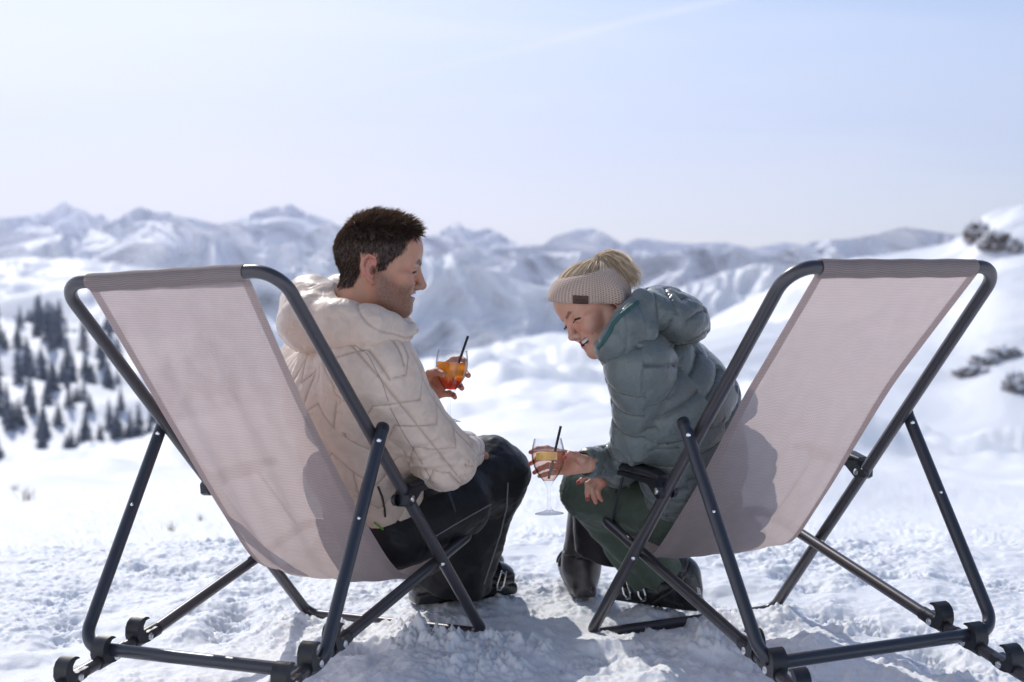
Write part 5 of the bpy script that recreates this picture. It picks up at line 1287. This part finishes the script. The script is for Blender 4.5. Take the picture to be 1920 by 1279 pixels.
tV, tF = text_polys('salomon'); print_on('boot_lettering', BW1, tV, tF, (1243.5, 1125.5), (11.0, 3.6), (1.5, -9.5), M_GREYP)
RV = [(0, 0), (1, 0), (1, 1), (0, 1)]
def ring_box(a, b): return [(a, a), (b, a), (b, b), (a, b)]
for bt_, o, ex, ey in ((BW2, (1107, 1110), (9.5, .3), (1.0, -8.5)), (BW1, (1308, 1113), (6.0, 3.0), (-1.8, -12))):
    print_on('boot_badge', bt_, RV, [(0, 1, 2, 3)], o, ex, ey, M_WHITE, .0008)
    sV, sF = text_polys('S'); sV = [(.2+x*.95, .18+y*.95) for x, y in sV]; print_on('badge_letter', bt_, sV, sF, o, ex, ey, M_NAVY, .0016)
def leaf_mark(cx, cy, s, ang):
    c, q = math.cos(ang), math.sin(ang); pts = [[(0, 6), (2.4, 5.2), (3.2, 2.6), (2.2, .2), (.4, -.6), (.9, 1.6), (1.2, 3.4), (.2, 4.4), (-1.6, 4.2)], [(-.6, 1.2), (.2, -.8), (-.4, -3.6), (-2.2, -6), (-1.6, -3.2), (-1.5, -.6)]]
    return [[(cx+s*(x*c-y*q), cy-s*(x*q+y*c)) for x, y in p] for p in pts]
for ob, cx, cy, s, ang in ((JW, 1153, 668, .95, -.15), (TW, 1157, 928, 1.15, .5)):
    decal('jacket_emblem' if ob is JW else 'trouser_emblem', bvh_of(ob), leaf_mark(cx, cy, s, ang), M_NAVY, ob, off=.0016, sub=2)
# fine chain bracelet on the right wrist
wc = at(1092, 871, 3.372); wd = unit(at(1128, 866, 3.415)-at(1080, 871, 3.365)); w1_ = unit(np.cross(wd, (0, 0, 1))); w2_ = np.cross(wd, w1_)
MB().tube([wc+wd*.004*math.sin(a)+(w1_*math.cos(a)*.0225+w2_*math.sin(a)*.0205) for a in np.linspace(0, 2*np.pi, 40, endpoint=False)], .0007, closed=True, seg=5).build('bracelet', simple('gold_chain', (.80, .55, .25), .25, metal=1), woman)
# ------------------------------------------------------------------ drinks
def thin_glass(name, tint, ior, body=None, amount=0, grad_z=None, edge=.0):
    """clear wall or liquid that lets light through: fresnel gloss over tinted transmission, with some light scattered in the liquid"""
    m = bpy.data.materials.new(name); m.use_nodes = True; nt = m.node_tree; nt.nodes.clear(); out = N(nt, 'ShaderNodeOutputMaterial')
    tp = N(nt, 'ShaderNodeBsdfTransparent'); tp.inputs[0].default_value = (*tint, 1); cur = tp.outputs[0]; col = None
    if grad_z:
        g = N(nt, 'ShaderNodeTexCoord'); sp = N(nt, 'ShaderNodeSeparateXYZ'); lk(nt, g.outputs['Object'], sp.inputs[0]); n = N(nt, 'ShaderNodeTexNoise'); n.inputs['Scale'].default_value = 60; lk(nt, g.outputs['Object'], n.inputs['Vector'])
        z = mth(nt, 'ADD', sp.outputs[2], mth(nt, 'MULTIPLY', mth(nt, 'SUBTRACT', n.outputs['Fac'], .5), .014))
        x = N(nt, 'ShaderNodeMix', data_type='RGBA'); lk(nt, mapr(nt, z, grad_z[0], grad_z[1], 0, 1), x.inputs[0]); x.inputs[6].default_value = (*grad_z[2], 1); x.inputs[7].default_value = (*grad_z[3], 1); col = x.outputs[2]; lk(nt, col, tp.inputs[0])
    if edge:
        lw = N(nt, 'ShaderNodeLayerWeight'); lw.inputs[0].default_value = .35; e = N(nt, 'ShaderNodeMix', data_type='RGBA'); lk(nt, mapr(nt, lw.outputs['Facing'], .3, 1, 0, edge), e.inputs[0]); e.inputs[6].default_value = (*tint, 1); e.inputs[7].default_value = (.20, .22, .26, 1); lk(nt, e.outputs[2], tp.inputs[0])  # rims greyed by view angle, dark edges painted in place of refraction
    if amount:
        df = N(nt, 'ShaderNodeBsdfTranslucent'); d2 = N(nt, 'ShaderNodeBsdfDiffuse')
        for q in (df, d2):
            q.inputs[0].default_value = (*body, 1)
            if col: lk(nt, col, q.inputs[0])
        mm = N(nt, 'ShaderNodeMixShader'); mm.inputs[0].default_value = .35; lk(nt, df.outputs[0], mm.inputs[1]); lk(nt, d2.outputs[0], mm.inputs[2])
        ms = N(nt, 'ShaderNodeMixShader'); ms.inputs[0].default_value = amount; lk(nt, cur, ms.inputs[1]); lk(nt, mm.outputs[0], ms.inputs[2]); cur = ms.outputs[0]
    gl = N(nt, 'ShaderNodeBsdfGlossy'); gl.inputs['Roughness'].default_value = .02; fl = N(nt, 'ShaderNodeLayerWeight'); fl.inputs[0].default_value = .5
    m3 = N(nt, 'ShaderNodeMixShader'); lk(nt, mth(nt, 'ADD', mth(nt, 'MULTIPLY', mth(nt, 'POWER', fl.outputs['Facing'], 5), .55), .035), m3.inputs[0]); lk(nt, cur, m3.inputs[1]); lk(nt, gl.outputs[0], m3.inputs[2]); lk(nt, m3.outputs[0], out.inputs[0]); return m
M_GLASS = thin_glass('clear_glass', (.985, .99, .995), 1.5, edge=.85); M_ICE = thin_glass('ice', (.97, .98, 1), 1.6, (.95, .95, .95), .15)
def straw(a, b, label, r=.0031):
    m = MB(); a, b = np.array(a), np.array(b); m.tube([a, b], r, seg=12, caps=False); m.tube([b, a], r*.82, seg=12, caps=False)
    o = m.build('drinking_straw', M_RUBBER); tag(o, label, 'straw', 'black straws in the drinks'); return o
def bevel_cube(c, s, rot, mat, name):
    bm = bmesh.new(); bmesh.ops.create_cube(bm, size=s); bmesh.ops.bevel(bm, geom=bm.edges[:]+bm.verts[:], offset=s*.16, segments=3, affect='EDGES')
    R = Matrix.Rotation(rot[0], 3, 'X') @ Matrix.Rotation(rot[1], 3, 'Y') @ Matrix.Rotation(rot[2], 3, 'Z'); V = [np.array(c)+np.array(R @ v.co) for v in bm.verts]; bm.verts.index_update(); Fc = [[v.index for v in f.verts] for f in bm.faces]; bm.free()
    return mesh(name, V, Fc, mat)
def wine_glass(base, top, prof_o, lz, mat_l, label):
    base = np.array(base); ax = unit(np.array(top)-base); k = 1.0
    tck = .0011; stem = [p for p in prof_o if p[1] <= .0725]; bowl = [p for p in prof_o if p[1] > .0725]
    fine = []
    P = np.array(prof_o); s_ = np.r_[0, np.cumsum(np.hypot(*np.diff(P, axis=0).T))]; u = np.linspace(0, s_[-1], 90); kf = np.hanning(7); kf /= kf.sum()
    R_ = np.interp(u, s_, P[:, 0]); Z_ = np.interp(u, s_, P[:, 1]); R_[3:-3] = np.convolve(R_, kf, 'same')[3:-3]; Z_[3:-3] = np.convolve(Z_, kf, 'same')[3:-3]
    o_ = list(zip(R_, Z_)); inn = [(r-tck, z) for r, z in o_ if z > .0775]; prof = [(0, 0)]+o_+[(o_[-1][0]-tck*.5, o_[-1][1]+.0006)]+inn[::-1]+[(0, inn[0][1]-.0015)]
    g = MB().add(*lathe_vf([(r, z) for r, z in prof], base, ax, 56)).build('wine_glass', M_GLASS, angle=60); tag(g, label, 'glass', 'stemmed glasses held by the couple')
    lq = [(0, inn[0][1]-.0009)]+[(r-.00025, z) for r, z in inn if z < lz]; rt = np.interp(lz, [z for r, z in inn], [r for r, z in inn])-.00025
    lq += [(rt, lz+.0008), (rt-.0016, lz), (0, lz)]
    V, Fc = lathe_vf(lq, (0, 0, 0), (0, 0, 1), 48); lo_ = mesh('drink', V, Fc, mat_l)
    q = Vector((0, 0, 1)).rotation_difference(Vector(ax)); lo_.location = base; lo_.rotation_mode = 'QUATERNION'; lo_.rotation_quaternion = q; bpy.context.view_layer.update(); lo_.parent = g
    return g, base, ax
def wedge(c, ax, e, r, th, mat_f, mat_p, name, label):
    """half a citrus slice: flesh, pith and peel"""
    e = unit(e-ax*(np.array(e)@ax)); g = np.cross(ax, e); V = []; n = 18
    m1 = MB(); arc = [(math.cos(a)*r*.86, math.sin(a)*r*.86) for a in np.linspace(0, math.pi, n)]; m1.prism([(x, y) for x, y in arc], c, e, g, ax, th/2, .001); o = m1.build(name, mat_f)
    m2 = MB(); out = [(math.cos(a)*r, math.sin(a)*r) for a in np.linspace(0, math.pi, n)]; inn = [(math.cos(a)*r*.87, math.sin(a)*r*.87) for a in np.linspace(math.pi, 0, n)]
    concave_prism(m2, out+inn, np.array(c), e, g, ax, th/2*1.02); m2.build('peel', mat_p, o); tag(o, label, 'fruit slice'); return o
PO = [(.030, .0006), (.031, .0016), (.022, .0040), (.010, .0075), (.0048, .013), (.0036, .026), (.0036, .050), (.0048, .062), (.0085, .0705), (.0135, .077), (.024, .090), (.0330, .107), (.0382, .126), (.0392, .140), (.0380, .156), (.0355, .171)]
spritz = thin_glass('orange_drink', (1, .42, .05), 1.2, (1, .35, .02), .42, (.094, .112, (.86, .10, .012), (1.0, .56, .09)))
g1, b1, a1 = wine_glass(at(840.5, 790, 3.425), at(849, 656, 3.425), PO, .1415, spritz, 'stemmed glass of orange spritz in the raised hand of the man')
straw(b1+a1*.083+at(839, 733, 3.425)*0, at(877.5, 630, 3.43), 'black straw sticking out of the glass of orange drink')
for i, (dx, dy, z, s, r) in enumerate(((-.016, -.012, .124, .021, (.3, .5, .2)), (.004, .008, .128, .022, (.9, .2, .7)), (-.004, -.014, .103, .018, (.4, 1.1, .3)))):
    o = bevel_cube(b1+a1*z+np.array([dx, dy, 0]), s, r, M_ICE, 'ice_cube'); tag(o, ('ice cube at the left wall of the orange drink', 'ice cube floating highest in the orange drink', 'lowest ice cube in the orange drink')[i], 'ice cube', 'ice cubes in the orange drink')
wedge(b1+a1*.138+np.array([.010, .006, 0]), a1, np.array([1, .2, 0]), .023, .006, simple('orange_flesh', (.85, .30, .03), .3), simple('orange_peel', (.80, .26, .02), .5), 'orange_slice', 'orange slice floating in the orange drink')
pw = [(r*1.0, z*1.02) for r, z in PO]; pw[0] = (.034, .0006); pw[1] = (.0345, .0016); pw[2] = (.024, .0042); pw[-1] = (.0325, .1765); pw[-2] = (.0365, .160)
pale = thin_glass('pale_drink', (1.0, .84, .76), 1.2, (1, .60, .48), .12)
g2, b2, a2 = wine_glass(at(1030.3, 964, 3.335), at(1027, 823, 3.335), pw, .1490, pale, 'stemmed glass of pale pink drink with lemon in the lowered hand of the woman')
straw(b2+a2*.083, at(1051.5, 799, 3.345), 'black straw sticking out of the glass of pale pink drink')
wedge(b2+a2*.1375+np.array([-.004, -.016, 0]), a2, np.array([1, -.1, 0]), .0245, .017, simple('lemon_flesh', (.95, .70, .02), .25, vary=(60, .25)), simple('lemon_peel', (.90, .72, .25), .45), 'lemon_slice', 'thick lemon slice floating in the pale pink drink')

# ------------------------------------------------------------------ trees, rocks and grass
def surf_z(D, px, s):
    P, S, Y, Z = D; i = np.clip(np.interp(px, P, np.arange(len(P))), 0, len(P)-1.001); j = np.clip(np.interp(s, S, np.arange(len(S))), 0, len(S)-1.001)
    i0, j0 = int(i), int(j); y = Y[i0, j0]+(Y[i0, j0+1]-Y[i0, j0])*(j-j0); fi, fj = i-i0, j-j0
    z = (Z[i0, j0]*(1-fj)+Z[i0, j0+1]*fj)*(1-fi)+(Z[i0+1, j0]*(1-fj)+Z[i0+1, j0+1]*fj)*fi
    return np.array([y*(px-960)/F_PX, y, z])
def needle_mat():
    m, nt, b = new_mat('snowy_hazed_needles'); g = N(nt, 'ShaderNodeNewGeometry'); sz = N(nt, 'ShaderNodeSeparateXYZ'); lk(nt, g.outputs['Normal'], sz.inputs[0]); t = N(nt, 'ShaderNodeTexCoord')
    n = N(nt, 'ShaderNodeTexNoise'); n.inputs['Scale'].default_value = 1.3; n.inputs['Detail'].default_value = 4; lk(nt, t.outputs['Object'], n.inputs['Vector'])
    f = mapr(nt, mth(nt, 'ADD', mth(nt, 'MULTIPLY', sz.outputs[2], .35), n.outputs['Fac']), .78, .86, 0, .8)
    x = N(nt, 'ShaderNodeMix', data_type='RGBA'); lk(nt, f, x.inputs[0]); x.inputs[6].default_value = (.055, .085, .14, 1); x.inputs[7].default_value = (.8, .82, .86, 1); lk(nt, x.outputs[2], b.inputs['Base Color']); b.inputs['Roughness'].default_value = .8; return m  # needle base shifted to blue: distance haze put into the colour, under the snow
M_NEED = needle_mat(); M_BARK = simple('bark', (.07, .045, .03), .9)
def conifer(seed):
    rs = np.random.RandomState(seed); V = []; Fc = []; H = 10.0
    def add(v, f): o = len(V); V.extend(v); Fc.extend([tuple(i+o for i in q) for q in f])
    nt_ = 13
    for k in range(nt_):
        z = 1.2+(H-1.6)*(k/nt_)**.95; R = (2.1*(1-k/nt_)**.85+.18)*rs.uniform(.85, 1.12); nb = max(5, int(13*(1-k/nt_)+5)); a0 = rs.rand()*6
        for b in range(nb):   # each bough a drooping three-sided wedge with ragged tips
            if rs.rand() < .12: continue
            a = a0+2*math.pi*b/nb+rs.normal()*.12; L = R*rs.uniform(.7, 1.15); w = .30*L+.12; d = np.array([math.cos(a), math.sin(a), 0]); p = np.array([-d[1], d[0], 0]); dr = -.28*L-.1; zz = np.array([0, 0, z])
            pts = [zz+np.array([0, 0, .25]), zz+d*L*.45+p*w*.5+np.array([0, 0, dr*.3]), zz+d*L*.45-p*w*.5+np.array([0, 0, dr*.3]), zz+d*L*.85+p*w*.35+np.array([0, 0, dr*.8]), zz+d*L*.85-p*w*.35+np.array([0, 0, dr*.8]), zz+d*L+np.array([0, 0, dr]), zz+d*L*.5+np.array([0, 0, dr*.3-.28]), zz+d*L*.5+np.array([0, 0, dr*.3+.14])]
            add(pts, [(0, 1, 7), (0, 7, 2), (7, 1, 3), (7, 4, 2), (7, 3, 5), (7, 5, 4), (0, 6, 1), (0, 2, 6), (6, 3, 1), (6, 2, 4), (6, 5, 3), (6, 4, 5)])
    add([np.array([0, 0, H])]+[np.array([math.cos(a)*.25, math.sin(a)*.25, H-1.4]) for a in np.linspace(0, 5.2, 6)], [(0, i, i % 6+1) for i in range(1, 7)])
    return V, Fc
protos = []
for sd_ in (1, 2, 3, 4):
    V, Fc = conifer(sd_); o = mesh('conifer_tree', V, Fc, M_NEED); m = MB().tube([(0, 0, -1.2), (0, 0, 4), (0, 0, 9)], [.20, .14, .04], seg=7); tr_ = m.build('trunk', M_BARK, o); protos.append((o, tr_))
rs = np.random.RandomState(11); placed = 0; used = set(); tries = 0
TL = 'snow-dusted dark conifer, one of many scattered over the slope at the left'
while placed < 285 and tries < 60000:
    tries += 1; px = rs.uniform(-30, 440); s = rs.uniform(0.0, .62)**1.0
    P = surf_z(E_D, px, s); qx, qy, _ = pxof(P)
    if qy > 868 or qy < 590: continue
    cl = float(fbm(np.array([[qx/95., qy/150., 3.3]]), 3)[0])*1.25+sstep(600, 800, qy)*.55+sstep(100, 480, qx)*.16-.16
    if cl < rs.uniform(-.05, .30): continue
    k = rs.randint(4)
    if k not in used: o, tr_ = protos[k]; used.add(k)
    else:
        o = protos[k][0].copy(); COL.objects.link(o); tr_ = protos[k][1].copy(); COL.objects.link(tr_); tr_.parent = o
    h = rs.uniform(.9, 1.6)*P[1]/900*1.3; h = max(.6, min(2.0, h)); o.location = P-np.array([0, 0, .3]); o.scale = (h*rs.uniform(.95, 1.4),)*2+(h*rs.uniform(.85, 1.15),); o.rotation_euler = (0, 0, rs.uniform(0, 6.28))
    tag(o, TL, 'tree', 'conifers on the slope at the left'); placed += 1
M_ROCK = simple('brown_rock', (.13, .11, .10), .9, vary=(.5, .5), bump=(1.2, .6, .4))
def rock(px, s, D, wpx, hpx, seed, label):
    ss = np.linspace(.02, .985, 240); P = min((surf_z(D, px, q) for q in ss), key=lambda q: abs(pxof(q)[1]-s)); sc = P[1]/F_PX; bm = bmesh.new(); bmesh.ops.create_icosphere(bm, subdivisions=5, radius=1); V = np.array([v.co[:] for v in bm.verts]); Fc = np.array([[v.index for v in f.verts] for f in bm.faces]); bm.free()
    n = fbm((V*1.3+seed*5.1).astype(f32), 5, ridge=True, gain=.55)-.9; V = V*(1+.62*n+.22*fbm((V*4+seed).astype(f32), 3, ridge=True))[:, None]; V[:, 2] += .45*np.round(n*3)/3
    V = V*np.array([wpx*.5*sc, wpx*.45*sc, hpx*.5*sc]); o = mesh('rock_outcrop', V+0, Fc, M_ROCKS, smooth=False); o.location = P+np.array([0, 0, hpx*.05*sc]); tag(o, label, 'rock', 'bare rocks on the right slope'); return o
def rocks_mat():
    m, nt, b = new_mat('snow_caught_rock'); g = N(nt, 'ShaderNodeNewGeometry'); sz = N(nt, 'ShaderNodeSeparateXYZ'); lk(nt, g.outputs['Normal'], sz.inputs[0])
    n = N(nt, 'ShaderNodeTexNoise'); n.inputs['Scale'].default_value = .45; n.inputs['Detail'].default_value = 7; n.inputs['Roughness'].default_value = .7; lk(nt, g.outputs['Position'], n.inputs['Vector'])
    x = N(nt, 'ShaderNodeMix', data_type='RGBA'); lk(nt, mapr(nt, mth(nt, 'ADD', mth(nt, 'MULTIPLY', sz.outputs[2], .30), n.outputs['Fac']), .55, .60, 0, 1), x.inputs[0]); x.inputs[6].default_value = (.13, .11, .105, 1); x.inputs[7].default_value = (.85, .87, .92, 1); lk(nt, x.outputs[2], b.inputs['Base Color']); b.inputs['Roughness'].default_value = .85; return m
M_ROCKS = rocks_mat()
for i, (px, s, w, h, lb) in enumerate([(1832, 446, 34, 36, 'dark rock knob on the left end of the upper rocks, top right'), (1864, 462, 40, 34, 'largest dark rock among the upper rocks, top right'), (1906, 412, 22, 20, 'highest small rock near the skyline by the right edge'), (1903, 468, 20, 22, 'small rock by the right edge, right of the largest upper rock'),
     (1822, 700, 44, 16, 'low rock streak at the left end of the middle rock band'), (1850, 684, 40, 22, 'rock in the centre of the middle rock band'), (1884, 668, 44, 20, 'rock at the upper right end of the middle rock band'), (1908, 732, 34, 38, 'rock below the middle band by the right edge'), (1774, 848, 34, 9, 'lowest thin rock on the right slope, beside the right chair leg'), (1690, 600, 22, 7, 'faint thin rock high on the slope behind the right chair rail')]):
    rock(px, s, G_D, w, h, i+1, lb)
M_GRASS = simple('dry_grass', (.30, .22, .11), .8)
for i, (px, py, Y, hh, lb) in enumerate([(312, 1012, 7.0, .055, 'dry grass tuft poking through snow behind the left chair'), (368, 985, 9.0, .06, 'smaller dry tuft behind and right of the other one by the left chair'), (42, 955, 14, .16, 'low brown twigs in the snow at the far left'), (18, 930, 17, .10, 'faint twigs near the left edge of the picture'), (872, 760, 42, .45, 'dark shrub on the snowy hill right of the raised glass'), (1370, 700, 60, .5, 'small brown shrub on the hill behind the woman')]):
    x = Y*(px-960)/F_PX; z = float(near_z(np.array([x]), np.array([Y]))[0]); rs = np.random.RandomState(i+30); pth = []
    for k in range(26): a = rs.normal(size=2)*hh*.2; l_ = rs.uniform(.4, 1.1)*hh; d = rs.normal(size=2)*hh*.35; pth.append([(x+a[0], Y+a[1], z-.01), (x+a[0]+d[0]*.4, Y+a[1]+d[1]*.4, z+l_*.6), (x+a[0]+d[0], Y+a[1]+d[1], z+l_)])
    o = ribbons('dry_plant', np.array(pth), hh*.035, M_GRASS, None, tip=.2); tag(o, lb, 'plant', 'dry plants poking through the snow')
# ------------------------------------------------------------------ air
def haze_box():
    m = bpy.data.materials.new('mountain_air'); m.use_nodes = True; nt = m.node_tree; nt.nodes.clear()
    v = N(nt, 'ShaderNodeVolumePrincipled'); v.inputs['Color'].default_value = (.62, .71, 1.0, 1); v.inputs['Density'].default_value = 8.0e-5; v.inputs['Anisotropy'].default_value = .5
    o = N(nt, 'ShaderNodeOutputMaterial'); lk(nt, v.outputs[0], o.inputs['Volume'])
    x0, x1, y0, y1, z0, z1 = -11000, 11000, -400, 15600, -2600, 1500
    V = [(x, y, z) for z in (z0, z1) for y in (y0, y1) for x in (x0, x1)]
    Fc = [(0, 2, 3, 1), (4, 5, 7, 6), (0, 1, 5, 4), (2, 6, 7, 3), (0, 4, 6, 2), (1, 3, 7, 5)]
    h = mesh('haze', V, Fc, m, smooth=False); tag(h, kind='stuff')
haze_box()
